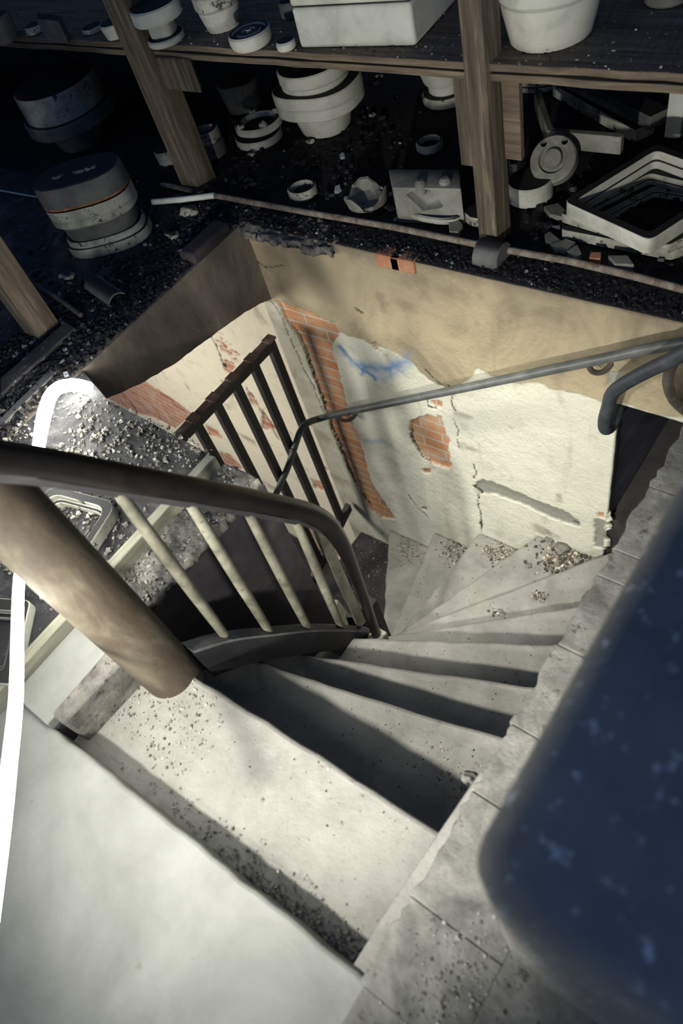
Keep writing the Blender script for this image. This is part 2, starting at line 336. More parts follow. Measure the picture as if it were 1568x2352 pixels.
masks = {
 'upper': [('fun', upperf)], 'stain_shade': [('fun', stain_shadef)],
 'brick': [('poly', W2(col_brick)), ('poly', W2(patch)), ('poly', W2([(988, 922), (1012, 922), (1013, 937), (998, 938)])),
           ('poly', W2([(1004, 954), (1013, 957), (1014, 965), (1005, 964)])), ('poly', W2([(968, 1078), (988, 1075), (988, 1089), (975, 1088)])),
           ('poly', W2([(856, 792), (865, 784), (871, 804), (858, 803)])), ('poly', W2([(872, 568), (900, 562), (935, 578), (932, 600), (900, 596), (868, 585)])),
           ('poly', W2([(1370, 1180), (1385, 1178), (1388, 1190), (1372, 1190)])), ('poly', W2([(968, 1165), (978, 1165), (978, 1174)]))],
 'grey': [('poly', W2(groove)), ('poly', W2([(1366, 1192), (1390, 1197), (1386, 1262), (1362, 1256)])), ('poly', W2([(1390, 850), (1430, 850), (1440, 880), (1395, 880)]))],
 'blue': [('soft', W2([(780, 798), (800, 822), (830, 850), (862, 868)]), .028, 1.1), ('soft', W2([(815, 838), (850, 845), (890, 848), (935, 830)]), .05, .8),
          ('soft', W2([(830, 862), (838, 845), (860, 872)]), .02, .9), ('soft', W2([(840, 1012), (880, 1014), (912, 1036)]), .03, .5), ('soft', W2([(880, 870), (925, 850), (940, 815)]), .04, .55)],
 'crack': [('line', W2([(1085, 1066), (1092, 1085), (1088, 1102)]), .0035), ('line', W2([(1098, 1138), (1095, 1160), (1103, 1180), (1104, 1220)]), .0035),
           ('line', W2([(622, 690), (645, 725), (665, 775), (690, 830), (720, 890), (745, 950), (770, 1010), (800, 1075), (820, 1125), (850, 1165)]), .0035),
           ('line', W2([(975, 915), (983, 935), (1000, 940)]), .004), ('line', W2([(978, 850), (992, 866), (1008, 878), (1030, 893)]), .0035),
           ('line', W2([(1030, 885), (1040, 905), (1036, 925), (1048, 945)]), .003), ('line', W2([(1042, 965), (1052, 990), (1048, 1010), (1055, 1030)]), .0028),
           ('line', W2([(590, 600), (610, 615), (650, 610)]), .003), ('line', W2([(935, 1135), (958, 1165), (985, 1190)]), .003), ('line', W2([(818, 708), (832, 718)]), .006),
           ('line', W2([(940, 985), (946, 1010), (956, 1032), (968, 1050), (990, 1066)]), .003), ('line', W2([(700, 810), (735, 905), (760, 980), (790, 1050)]), .003),
           ('line', W2([(1088, 1118), (1104, 1134)]), .008), ('line', W2([(1315, 1200), (1330, 1205)]), .006)] }
o = grid_wall('wall_back', np.arange(-2.42, .25, .0065), np.arange(-3.0, -.004, .0065), lambda X: YW+0*X, masks, 'wall', thick=.03,
              keep=lambda X, Z: ~((X > -.663) & (Z < -.43+.004*fbm(X, X*0, 9))))
o['label'] = 'peeling cream plaster wall behind the winding stairs, bare brick patches and blue paint smear'; o['category'] = 'wall'

# wall of the lower storey beyond the arch
def W3(pts):
    out = []
    for x, y in pts:
        r = ray(x, y); t = (1.86-.184)/(r.y+.08*r.x); p = CAM+r*t; out.append((p.x, p.z))
    return out
b3 = [[(245, 915), (280, 885), (320, 865), (345, 885), (400, 920), (440, 950), (432, 965), (400, 985), (350, 960), (310, 950), (260, 925)],
      [(345, 830), (365, 828), (372, 845), (355, 850)], [(515, 828), (535, 835), (542, 845), (525, 860), (514, 850)], [(470, 975), (500, 990), (512, 1010), (480, 1000)],
      [(500, 1035), (530, 1045), (560, 1080), (520, 1075)], [(565, 895), (580, 905), (600, 945), (575, 930)], [(600, 940), (635, 985), (600, 990)],
      [(715, 1100), (745, 1110), (742, 1130), (720, 1120)], [(670, 1195), (760, 1200), (780, 1280), (720, 1300)]]
masks3 = {'upper': [], 'stain_shade': [('fun', lambda wx, wz, X, Z: np.clip(fbm(X, Z, 7)-.3, 0, 1)*1.5)], 'grey': [],
          'brick': [('poly', W3(p)) for p in b3]+[('fun', lambda wx, wz, X, Z: ((fbm(X, Z, 5)+.4*fbm(X*2, Z*9, 5) > .62) & (Z < -.5))*1.)], 'blue': [],
          'crack': [('line', W3([(475, 755), (500, 800), (515, 845)]), .007), ('line', W3([(270, 895), (300, 930), (315, 955)]), .02), ('line', W3([(565, 890), (600, 950), (640, 1010)]), .006)]}
o = grid_wall('wall_lower', np.arange(-6.4, -2.36, .010), np.arange(-3.4, -.02, .010), lambda X: 1.86+.08*(-X-2.3), masks3, 'wall2')
o['label'] = 'lit plaster and brick wall of the lower storey seen through the arch'; o['category'] = 'wall'

# left band wall with arched soffit
ys = [(-.3, -.10), (.5, -.12), (.87, -.17), (1.02, -.23), (1.21, -.28), (1.35, -.30), (1.48, -.32), (1.65, -.35), (1.76, -.38), (1.835, -.41)]
fine = []
for (a, b), (c, d) in zip(ys, ys[1:]):
    for k in range(6): t = k/6; fine.append((a+(c-a)*t, b+(d-b)*t+random.uniform(-.002, .002)))
fine.append(ys[-1])
mb = MB(); n = len(fine); v = []
for x in (-2.35, -2.47):
    v += [(x, y, z) for y, z in fine]+[(x, y, 0) for y, z in fine]
f = []
for i in range(n-1):
    f += [(i, i+1, n+i+1, n+i), (2*n+i+1, 2*n+i, 3*n+i, 3*n+i+1), (i+1, i, 2*n+i, 2*n+i+1), (n+i, n+i+1, 3*n+i+1, 3*n+i)]
f += [(0, n, 3*n, 2*n), (n-1, 3*n-1, 4*n-1, 2*n-1)]
mb.add(v, f); struct('wall_left', mb, 'band', 'brown rendered band wall with a shallow arch at the left of the stairwell', smooth=30)

# floors
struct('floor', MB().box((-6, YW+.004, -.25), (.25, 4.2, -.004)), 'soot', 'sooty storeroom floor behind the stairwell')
struct('floor_left', MB().prism([(-6, -1.5), (-1.54, -1.5), (-1.54, .755), (-2.13, .785), (-2.35, .85), (-2.36, YW+.003), (-6, YW+.003)], -.12, -.002), 'sootslab', 'debris-covered floor slab left of the stairwell')
la, lb = at(110, 1660, -.035), at(862, 2262, -.035)
struct('floor_landing', MB().prism([(la.x-.2, -2), (la.x-.2, la.y)]+[(la.x+(lb.x-la.x)*i/24, la.y+(lb.y-la.y)*i/24+random.uniform(-.004, .003)) for i in range(25)]+[(-.33, -2)], -.4, -.035), 'landing', 'pale stone landing at the top of the stairs', bevel=.012, bseg=3)
struct('floor_right', MB().box((-.325, -2, -.3), (2.5, -.119, .006)).box((-.13, -.12, -.3), (2.5, YW, .006)), 'rim', 'gritty floor at the foot of the parapet')
struct('wall_right', MB().box((-.325, -.13, -3.2), (-.14, YW, -.004)), 'rim', 'outer wall of the stairs below the coping')
struct('wall_spandrel', MB().prism([(-1.51, .752), (-1.35, .765), (-1.35, .13), (-1.34, .12), (-1.34, -.2), (-1.51, -.2)], -3.2, -.05), 'spandrel', 'dark brick wall inside the stair turn')
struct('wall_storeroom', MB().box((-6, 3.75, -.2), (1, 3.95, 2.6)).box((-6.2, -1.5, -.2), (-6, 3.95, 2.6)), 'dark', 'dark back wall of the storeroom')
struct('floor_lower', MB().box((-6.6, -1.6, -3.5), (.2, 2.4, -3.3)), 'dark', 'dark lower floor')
struct('trim_1', MB().prism([(-1.505, -.145), (-1.345, -.145), (-1.345, .12), (-1.36, .13), (-1.505, .13)], -.05, -.012), 'landing', 'pale strip beside the landing', bevel=.004)
# door niche in the back wall
struct('door_1', MB().box((-.80, YW+.032, -3.0), (-.672, 2.75, -.43)), 'greyrender', 'blue-grey reveal of the dark doorway at the right end of the plaster wall', smooth=0)
struct('door_2', MB().box((-.671, 2.70, -3.0), (.6, 2.78, -.30)).box((-.671, YW+.035, -3.2), (.6, 2.69, -1.22)).box((-.671, YW+.035, -.40), (.6, 2.69, -.33)), 'dark', 'dark doorway recess at the right end of the plaster wall', smooth=0)

# ------------------------------------------------------------------ winding stairs
N_ = [((-1.34, -.12), (-.33, -.12)), ((-1.36, .18), (-.33, .222)), ((-1.34, .33), (-.33, .575)), ((-1.30, .47), (-.33, .86)), ((-1.25, .68), (-.33, 1.16)),
      ((-1.25, .785), (-.33, 1.54)), ((-1.25, .925), (-.56, YW)), ((-1.30, 1.06), (-1.0, YW)), ((-1.40, 1.06), (-1.35, YW)), ((-1.51, 1.08), (-1.675, YW)), ((-1.60, 1.09), (-2.05, YW)),
      ((-1.62, 1.0), (-2.33, 1.22)), ((-1.62, .85), (-2.33, .9)), ((-1.62, .6), (-2.33, .62)), ((-1.62, .35), (-2.33, .35))]
HR = .2145
n1a, n1b = at(400, 1520, -.14), at(1015, 1910, -.14); sl_ = (n1b.y-n1a.y)/(n1b.x-n1a.x)
N_[1] = ((-1.36, n1a.y+(-1.36-n1a.x)*sl_), (-.33, n1b.y+(-.33-n1b.x)*sl_))
ZT = lambda k: -.14 if k == 1 else -HR*k
stairs = empty('winding_staircase', (-.8, .5, -2.9), 'worn pale concrete winding stairs descending and turning left round the railing', 'staircase')
def edge(a, b, n=18, j=.0035):
    return [(a[0]+(b[0]-a[0])*i/n+(random.uniform(-j, j) if 0 < i < n else 0), a[1]+(b[1]-a[1])*i/n+(random.uniform(-j, j) if 0 < i < n else 0)) for i in range(n+1)]
for k in range(1, len(N_)):
    a, b = N_[k-1]; c, d = N_[k]; pts = [a, b]
    if k == 6: pts.append((-.33, YW))
    if k == 11: pts.append((-2.33, YW))
    pts += edge(d, c); z = ZT(k)
    o = MB().prism(pts, z-HR-.06, z).build('tread', M['step'] if k < 11 else M['spandrel'], stairs, bevel=.014, bseg=3)  # lowest treads take a darker material that stands in for their shade
    o.matrix_parent_inverse = Matrix.Translation(-stairs.location)

# coping stones along the right edge of the stairwell
y = -.12; i = 0
cuts = [-.12, .06, .30, .47, .69, .90, .985, 1.20, 1.44, 1.62, 1.83]
cop = empty('coping', (-.23, .8, 0), 'chipped pale coping strip along the right edge of the stairwell', 'coping')
for a, b in zip(cuts, cuts[1:]):
    x0 = -.335+random.uniform(-.002, .003)
    L0 = [(x0+random.uniform(-.006, .007), a+.0006+(b-a-.0012)*t/12) for t in range(13)]
    o = MB().prism([(-.13, a+.0006)]+L0+[(-.13, b-.0006)], -.075, .006+random.uniform(-.003, .003)).build('coping_stone', M['rim'], cop, bevel=.003, bseg=2)
    o.matrix_parent_inverse = Matrix.Translation(-cop.location)
tag(MB().prism([(-.335, -.12), (-.375, -.11), (-.372, .05), (-.352, .36), (-.335, .36)], -.3, -.05).build('stair_string', M['step'], bevel=.004), 'thin plaster ledge at the right end of the top treads under the coping', 'ledge')

# parapet close to the camera
mb = MB().box((-.145, .075, .0), (.75, 3.4, .79))
o = struct('wall_parapet', mb, 'block', 'massive rounded parapet in the right foreground, top in blue shade', bevel=.05, bseg=6)

# ------------------------------------------------------------------ timber edge and rubble strip left of the stairs
tag(MB().prism([(-1.545, -.6), (-1.51, -.6), (-1.51, .745), (-1.545, .74)], -.10, .028).build('edge_board', M['pale_wood'], bevel=.003), 'pale timber board standing on edge along the floor slab, beside the rubble strip', 'board')
def relief_strip(name, x0, x1, y0, y1, z, amp, mat, label, cat, s=22, res=.007, fade=0):
    xs = np.arange(x0, x1, res); yy = np.arange(y0, y1, res); X, Y = np.meshgrid(xs, yy)
    Z = z+amp*fbm(X, Y, s)+amp*.6*fbm(X+5, Y, s*4, 2)
    if fade: Z -= fade*np.clip((Y-y0)/(y1-y0), 0, 1)**1.5
    ex = fbm(X, Y, 18)*.012*((X > x1-.03) | (X < x0+.015)); nz, nx = X.shape; idx = np.arange(nz*nx).reshape(nz, nx)
    q = np.stack([idx[:-1, :-1], idx[:-1, 1:], idx[1:, 1:], idx[1:, :-1]], -1).reshape(-1, 4)
    me = bpy.data.meshes.new(name); me.from_pydata(np.stack([X+ex, Y, Z], -1).reshape(-1, 3).tolist(), [], q.tolist()); me.shade_smooth()
    o = bpy.data.objects.new(name, me); C.objects.link(o); me.materials.append(M[mat])
    sd = o.modifiers.new('thickness', 'SOLIDIFY'); sd.thickness = .03; sd.offset = -1
    return tag(o, label, cat, kind='stuff')
relief_strip('rubble', -1.51, -1.352, .13, .765, -.022, .013, 'rubble', 'broken mortar rubble along the top of the dark inner wall', 'rubble')
relief_strip('grit', -1.40, -.36, -.15, .02, -.138, .006, 'step', 'crumbled grit against the first tread below the landing', 'grit', s=30, fade=.022)
relief_strip('rubble_ledge', -2.36, -1.84, 1.785, 1.95, -.010, .020, 'rubble', 'crumbling plaster and dirt on the corner above the plaster wall', 'rubble', s=34)
# broken brick curb between landing and first tread
mb = MB()
mb.prism([(-1.352, -.118), (-1.30, -.118), (-1.285, .10), (-1.30, .125), (-1.352, .12)], -.25, -.003)
tag(mb.build('brick_curb', M['rubble'], bevel=.01), 'broken brick edge at the foot of the big newel post, along the left end of the top tread', 'curb')

# ------------------------------------------------------------------ inner stair railing
rail = empty('stair_railing', (-1.22, .15, -.214), 'dark curved handrail on painted round balusters with a thick brown newel post', 'railing')
def part(mb, name, mat, parent, **k):
    o = mb.build(name, M[mat], parent, **k); o.matrix_parent_inverse = parent.matrix_world.inverted() if False else Matrix.Translation(-parent.location); return o
XR = -1.15
hp = [(-60, 1047), (0, 1052), (80, 1062), (180, 1080), (290, 1100), (420, 1122), (540, 1144), (640, 1163), (710, 1180), (752, 1205), (785, 1250), (812, 1310), (838, 1380), (858, 1440), (868, 1462)]
path = smooth_path([atX(x, y, XR) for x, y in hp], 6)
def rrect_tube(path, w, h, off=0):
    """handrail profile: wide rounded top with flat core under it"""
    return path
part(MB().tube(path, [.033]*(len(path)-30)+[.033-.012*min(1, i/14) for i in range(30)], 20, sx=.8, sy=1.0), 'handrail', 'rail', rail)
low = [p+Vector((0.0, -.004, -.036)) for p in path[:54]]
part(MB().tube(low, .018, 4, sx=1.0, sy=1.2), 'core_rail', 'string', rail, smooth=0)
nb = Vector((-1.235, .152, 0))
part(MB().lathe([(0, -.20), (.076, -.20), (.076, .0), (.077, .2), (.078, .74), (.078, .765), (0, .765)], 40, c=(nb.x, nb.y, 0)), 'newel_post', 'newel', rail)
XB = -1.2
bb = [(430, 1488), (520, 1462), (620, 1450), (705, 1442), (785, 1442), (850, 1447)]
bpts = [atX(x, y, XB) for x, y in bb]
# flat bar following the stair pitch
bp = smooth_path(bpts, 5)
v = []
for p in bp: v += [p+Vector((-.025, 0, .006)), p+Vector((.025, 0, .006)), p+Vector((.025, 0, -.008)), p+Vector((-.025, 0, -.008))]
f = []
for i in range(len(bp)-1):
    for k in range(4): f.append((4*i+k, 4*i+(k+1) % 4, 4*i+4+(k+1) % 4, 4*i+4+k))
f += [(3, 2, 1, 0), tuple(4*len(bp)-4+k for k in range(4))]
part(MB().add(v, f), 'bottom_rail', 'flat', rail, smooth=0)
sv = []
for p in bp:
    d = .17 if p.y < .6 else .22
    sv += [(XB+.02, p.y, p.z-.005), (XB+.02, p.y, p.z-d), (XB-.02, p.y, p.z-.005), (XB-.02, p.y, p.z-d)]
f = []
for i in range(len(bp)-1):
    a = 4*i; b = a+4; f += [(a, a+1, b+1, b), (a+3, a+2, b+2, b+3), (a, b, b+2, a+2), (a+1, a+3, b+3, b+1)]
f += [(0, 2, 3, 1), (4*len(bp)-4, 4*len(bp)-3, 4*len(bp)-1, 4*len(bp)-2)]
part(MB().add(sv, f), 'string_board', 'string', rail, smooth=0)
bals = [((253, 1130), (515, 1458)), ((412, 1150), (618, 1450)), ((540, 1168), (707, 1443)), ((655, 1190), (783, 1440))]
for (t, b_) in bals:
    pb = atX(*b_, XB+.0); n_ = 10; mid = []
    pt = atX(*t, XR-.005); pt.y = pb.y
    for i in range(n_+1):
        u = i/n_; mid.append(pb+(pt-pb)*u)
    rr = [.0135+.003*math.sin(math.pi*min(1, max(0, (i/n_)))) for i in range(n_+1)]
    b0 = part(MB().tube(mid, rr, 14), 'baluster', 'bal', rail)
pb = atX(828, 1430, XB); pt = atX(735, 1212, XR)
part(MB().prism([(XB-.006, pb.y-.022), (XB+.006, pb.y-.022), (XB+.006, pb.y+.022), (XB-.006, pb.y+.022)], pb.z-.02, pt.z), 'flat_baluster', 'bal', rail, bevel=.002)
pf = atX(866, 1460, XR)
part(MB().box((XR-.03, pf.y-.03, pf.z-.05), (XR+.03, pf.y+.03, pf.z+.012)), 'foot_block', 'pale_wood', rail, bevel=.006)

# thick inner post beneath the railing foot and planks down in the void
tag(MB().prism([(-1.30, .86), (-1.24, .86), (-1.24, .93), (-1.30, .93)], -3.2, -.95).build('stair_post', M['string'], bevel=.004), 'dark inner post of the stair turn, below the foot of the handrail', 'post')
a = at(745, 1320, -1.5); b = at(720, 1275, -1.3)
tag(MB().box((-.06, -.012, -.45), (.06, .012, .45)).build('loose_plank', M['string'], loc=(-1.52, .98, -1.75), rot=(.15, .1, .6), bevel=.003), 'dark plank standing in the void behind the balusters', 'plank')
tag(MB().box((-.010, -.03, -.5), (.010, .03, .5)).build('pale_batten', M['pale_wood'], loc=(-1.62, 1.02, -1.9), rot=(.1, -.05, .3), bevel=.002), 'pale batten showing behind the last balusters', 'batten')
tag(MB().prism([(-.13, -.02), (.11, -.03), (.10, .03), (-.12, .03)], -.005, .005).build('board_scrap', M['wood'], loc=(-1.44, .62, -2.0), rot=(.2, .3, .4), bevel=.001), 'scrap of brown board at the bottom of the dark void', 'scrap')

# ------------------------------------------------------------------ iron grille
XG = -2.32
gr = empty('iron_grille', (XG, 1.4, -2.3), 'black iron railing with rusty top bar standing in the arch', 'railing')
topz = -.545; ybars = [1.70, 1.56, 1.42, 1.28, 1.14, 1.0, .86, .72, .58]
part(MB().box((XG-.02, .5, topz-.05), (XG+.02, 1.72, topz)), 'top_bar', 'iron', gr, bevel=.002)
part(MB().box((XG-.021, .5, topz), (XG+.021, 1.722, topz+.006)), 'bar_cap', 'irontop', gr, bevel=.002)
for i, yb in enumerate(ybars):
    zb = -1.98+(yb-1.74)*.42-.05
    o = part(MB().box((XG-.018, yb-.021, zb), (XG+.018, yb+.021, topz-.002)), 'bar', 'iron', gr, bevel=.002)
    if i < 5: part(MB().box((XG-.026, yb-.028, topz-.004), (XG+.026, yb+.028, topz+.010)), 'bar_head', 'irontop', gr, bevel=.003)
p = MB(); z1 = -2.0; z0 = -2.0-.42*1.3
p.add([(XG-.02, 1.80, z1), (XG+.02, 1.80, z1), (XG+.02, 1.80, z1-.06), (XG-.02, 1.80, z1-.06), (XG-.02, .5, z0), (XG+.02, .5, z0), (XG+.02, .5, z0-.06), (XG-.02, .5, z0-.06)],
      [(0, 1, 2, 3), (7, 6, 5, 4), (1, 0, 4, 5), (2, 1, 5, 6), (3, 2, 6, 7), (0, 3, 7, 4)])
part(p, 'bottom_bar', 'iron', gr, bevel=.003)

# ------------------------------------------------------------------ wall handrails
wh = empty('wall_handrail', (-1.2, 1.75, -1), 'long grey tube handrail fixed to the plaster wall, bending down at the brick strip', 'handrail')
pp = [atY(1640, 770, 1.75), atY(1568, 788, 1.75), atY(1480, 803, 1.75), atY(1380, 825, 1.75), atY(1100, 884, 1.75), atY(900, 925, 1.75), atY(770, 952, 1.75)]
pc = [atY(735, 961, 1.74), atX(705, 972, -2.24)]
pd = [atX(690, 990, -2.27), atX(680, 1016, -2.28), atX(662, 1070, -2.28), atX(636, 1130, -2.28), atX(610, 1190, -2.28)]
path = smooth_path(pp+pc+pd, 6)
part(MB().tube(path, .018, 14), 'rail_tube', 'pipe', wh)
def hook(p, endY, nm='bracket', par=wh, drop=.06, side=0.0):
    q = smooth_path([p, p+Vector((side*.3, .0, -drop*.55)), p+Vector((side*.7, (endY-p.y)*.35, -drop)), p+Vector((side, (endY-p.y)*.75, -drop*.9)), Vector((p.x+side, endY, p.z-drop*.55))], 5)
    part(MB().tube(q, .010, 10), nm, 'pipedark', par)
hook(atY(775, 952, 1.75), YW+.01, side=.05); hook(atY(1350, 833, 1.75), YW+.01, side=.05)
q = atX(668, 1035, -2.28); part(MB().tube([q, q+Vector((-.01, .03, -.02)), q+Vector((-.04, .04, -.03))], .010, 10), 'bracket', 'pipedark', wh)
uh = empty('upper_handrail', (-.55, 1.5, -.1), 'dark tube handrail nearer the viewer, its end hooked back to the lintel corner', 'handrail')
dk = [atY(1700, 728, 1.60), atY(1568, 812, 1.62), atY(1490, 850, 1.64), atY(1432, 882, 1.66), atY(1405, 905, 1.68), atY(1396, 935, 1.69), atY(1388, 965, 1.70), atY(1390, 984, 1.71), atY(1402, 978, 1.75), atY(1415, 950, 1.80), atY(1422, 935, 1.835)]
part(MB().tube(smooth_path(dk, 6), .023, 16), 'rail_tube', 'pipeblue', uh)
dk = [atY(1552, 822, 1.66), atY(1538, 850, 1.68), atY(1534, 885, 1.72), atY(1548, 920, 1.78), atY(1575, 945, 1.835)]
part(MB().tube(smooth_path(dk, 6), .017, 14), 'bracket', 'pipedark', uh)

# ------------------------------------------------------------------ shelving
def post(name, x0, x1, y0, y1, z0, z1, label, mat='wood'):
    c = ((x0+x1)/2, (y0+y1)/2, z0)
    return tag(MB().box((x0-c[0], y0-c[1], 0), (x1-c[0], y1-c[1], z1-z0)).build(name, M[mat], loc=c, bevel=.004), label, 'post')
post('shelf_post', -1.275, -1.20, 1.975, 2.075, .0, 1.7, 'straight weathered shelf post on a brick pad above the middle of the plaster wall')
post('shelf_post', -2.85, -2.73, 1.95, 2.07, .0, 1.7, 'leaning-looking brown shelf post standing at the far left corner of the stairwell')
post('shelf_post', -2.80, -2.69, .90, 1.01, .0, 1.7, 'weathered timber post at the left edge of the picture, on the rubble floor')
tag(MB().box((-.035, -.012, 0), (.035, .012, .33)).build('post_batten', M['wood'], loc=(-1.318, 2.04, .27), bevel=.003), 'thin split batten nailed to the side of the middle shelf post under the shelf', 'batten')
tag(MB().box((-.03, -.012, 0), (.03, .012, .30)).build('post_batten', M['boardw'], loc=(-1.165, 2.06, .30), bevel=.003), 'dark batten on the shaded side of the middle shelf post', 'batten')
tag(MB().prism([(0, 0), (.22, 0), (.17, .05), (0, .05)], -.13, 0).build('shelf_bracket', M['wood'], loc=(-2.73, 1.99, .575), bevel=.008), 'rounded wooden bracket block under the shelf beside the left corner post', 'bracket')
for (za, zb, lab) in ((.597, .618, 'upper of the two long planks forming the shelf edge'), (.568, .589, 'lower of the two long planks forming the shelf edge, splintered')):
    pts = [(-5.6, 2.0)]+[(-5.6+6.4*i/60, 2.0+random.uniform(-.004, .004)) for i in range(1, 60)]+[(.8, 2.0), (.8, 2.9), (-5.6, 2.9)]
    tag(MB().prism([(a+2.4, b-2.0) for a, b in pts], za, zb).build('shelf_board', M['boardw'], loc=(-2.4, 2.0, 0), bevel=.002), lab, 'shelf board', 'planks of the storage shelf')
tag(MB().lathe([(0, -.05), (.055, -.05), (.055, .05), (0, .05)], 24).build('post_pad', M['mouldd'], loc=(-1.2, 1.93, .01), rot=(0, math.pi/2, 0), bevel=.004), 'dark round-backed block under the foot of the middle shelf post', 'block')
# rods and pipes on the floor edge
def rod(name, pts, r, mat, label, cat='pipe'):
    c = Vector(pts[0]); return tag(MB().tube(local(pts, c), r, 12).build(name, M[mat], loc=c), label, cat)
rod('rusty_pipe', [at(492, 449, .02), at(700, 487, .02), at(900, 521, .02), at(1095, 561, .02)], .0125, 'rust', 'rusty pipe lying along the floor edge, left of the middle post')
rod('rusty_pipe', [at(1146, 571, .02), at(1300, 598, .02), at(1450, 633, .02), at(1620, 678, .02)], .0125, 'rust', 'rusty pipe lying along the floor edge, right of the middle post')
rod('rusty_pipe', [at(372, 424, .02), at(405, 430, .02), at(438, 438, .02)], .011, 'rust', 'short rusty pipe end behind the foot of the left corner post')
rod('white_tube', [at(350, 464, .05), at(420, 458, .045), at(492, 449, .04)], .013, 'white', 'short white plastic tube lying at the corner, by the oval mould stack', 'tube')
rod('thin_cable', [at(-20, 434, .02), at(80, 452, .01), at(160, 465, .01)], .004, 'white', 'thin pale cable running to the left of the oval mould stack', 'cable')
rod('iron_rod', [at(92, 660, .02), at(140, 690, .02), at(185, 724, .02)], .010, 'pipedark', 'dark iron rod lying beside the left timber post', 'rod')

# ------------------------------------------------------------------ plaster moulds
def prof(kind, r, h):
    c = min(.006, h*.2)
    if kind == 'disc': return [(0, 0), (r-c, 0), (r, c), (r, h-c), (r-c, h), (0, h)]
    if kind == 'ring': return [(r*.62, 0), (r-c, 0), (r, c), (r, h-c), (r-c, h), (r*.66, h), (r*.60, h-c), (r*.60, c), (r*.62, 0)]
    if kind == 'bowl': return [(0, 0), (r*.8, 0), (r, h*.3), (r, h-c), (r-c, h), (r*.8, h), (r*.7, h*.5), (0, h*.35)]
    if kind == 'taper': return [(0, 0), (r*.78, 0), (r*.82, c), (r, h-c), (r-c, h), (0, h)]
    if kind == 'rounds': return [(0, 0), (r*.86, 0), (r*.93, h*.12), (r, h*.4), (r, h-c), (r-c, h), (r*.8, h), (r*.78, h-.008), (r*.58, h-.008), (r*.56, h), (r*.34, h), (r*.32, h-.008), (r*.14, h-.008), (r*.12, h+.003), (0, h+.003)]
    if kind == 'flange': return [(0, 0), (r*.70, 0), (r*.72, h*.55), (r-c, h*.6), (r, h*.6+c), (r, h-c), (r-c, h), (r*.7, h), (r*.68, h-.008), (0, h-.008)]
    if kind == 'oval_rim': return [(0, 0), (r-c, 0), (r, c), (r, h*.62), (r-.012, h*.66), (r-.012, h*.9), (r-.02, h), (r-.035, h), (r-.045, h*.55), (0, h*.5)]
def stack(cx, by, z0, layers, names=None):
    """layers: (radius px, y of bottom front, y of top front, kind, exponent, sy, mat, label, rot). Placed on their real base height."""
    p0 = at(cx, by, z0); r0 = layers[0][0]*dep(p0)/F; ctr = p0+hz(p0)*r0*.95; ctr.z = z0; z = z0; out = []
    for (rp, yb, yt, kind, e, sy, mat, label, rot) in layers:
        r = rp*dep(ctr)/F; fp = ctr-hz(ctr)*r*sy*.95
        zb = max(z, zat(fp, cx, yb)) if yb else z; zt = zat(fp, cx, yt)
        if zb < z+.02: zb = z
        h = max(.02, zt-zb)
        o = MB().lathe(prof(kind, r, h), 56, 1, sy, e).build('plaster_mould', M[mat], loc=(ctr.x, ctr.y, zb), rot=(0, 0, rot))
        tag(o, label, 'mould', 'plaster moulds left on the shelves and floor'); z = zb+h; out.append(o)
    return out
# on the floor
stack(1218, 479, 0, [(51, 0, 437, 'disc', 2, 1, 'mould', 'low white cylinder mould with a dark top, right of the middle post', 0)])
stack(758, 320, 0, [(68, 0, 262, 'taper', 2.3, .95, 'mould', 'tapered cup foot at the bottom of the large white mould stack, cracked at the right', .15),
                    (98, 0, 243, 'disc', 2.6, .85, 'mould', 'lower wide oval flange of the large white mould stack', .15),
                    (99, 0, 212, 'ring', 2.6, .85, 'mould', 'upper wide oval flange of the large white mould stack, chip of plaster on it', .15),
                    (74, 0, 190, 'disc', 2.3, .95, 'mould', 'grey-green neck piece between flange and ring in the large mould stack', .15),
                    (78, 0, 160, 'ring', 2, 1, 'mould', 'top ring of the large white mould stack, just under the shelf', 0)])
stack(605, 344, 0, [(55, 0, 322, 'disc', 2.2, .9, 'mould', 'bottom disc of the small two-disc mould stack under the shelf', .3)])
st = stack(605, 318, .075, [(55, 0, 292, 'bowl', 2.2, .9, 'mould', 'upper knobbed disc of the small two-disc mould stack', .3)])
k = st[0]
for a in (-2.2, -.9, .7, 2.2):
    r = 46*dep(k.location)/F; MB().rock((.02, .02, .018), int(a*10), (r*math.cos(a), r*math.sin(a)*.9, .05)).build('knob', M['mould'], k)
stack(572, 262, .0, [(48, 0, 190, 'taper', 2.6, 1, 'mouldd', 'dark block mould behind the two-disc stack', .5)])
stack(1030, 250, 0, [(56, 0, 228, 'disc', 2, 1, 'mould2', 'dirty flat disc at the foot of the stack left of the middle post', 0),
                     (40, 0, 196, 'disc', 2, 1, 'mould', 'neck piece of the stack left of the middle post', 0),
                     (60, 0, 160, 'taper', 2, 1, 'mould', 'white tapered ring on top of the stack left of the middle post, under the shelf', 0)])
stack(395, 380, 0, [(26, 0, 364, 'disc', 2, 1, 'mould', 'small white disc half hidden by the left corner post', 0), (27, 0, 345, 'disc', 2, 1, 'mould2', 'second small disc resting on the one hidden by the left corner post', 0)])
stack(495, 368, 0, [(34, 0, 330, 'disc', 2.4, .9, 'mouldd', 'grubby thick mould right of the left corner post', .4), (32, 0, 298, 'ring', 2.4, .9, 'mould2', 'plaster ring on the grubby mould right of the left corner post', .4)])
stack(990, 358, 0, [(31, 0, 336, 'bowl', 2, 1, 'mould', 'small hollow white cup behind the broken square mould', 0)])
stack(703, 466, 0, [(35, 0, 440, 'bowl', 2, .9, 'mould2', 'small round mould dish with knobs, by the rusty pipe', .2)])
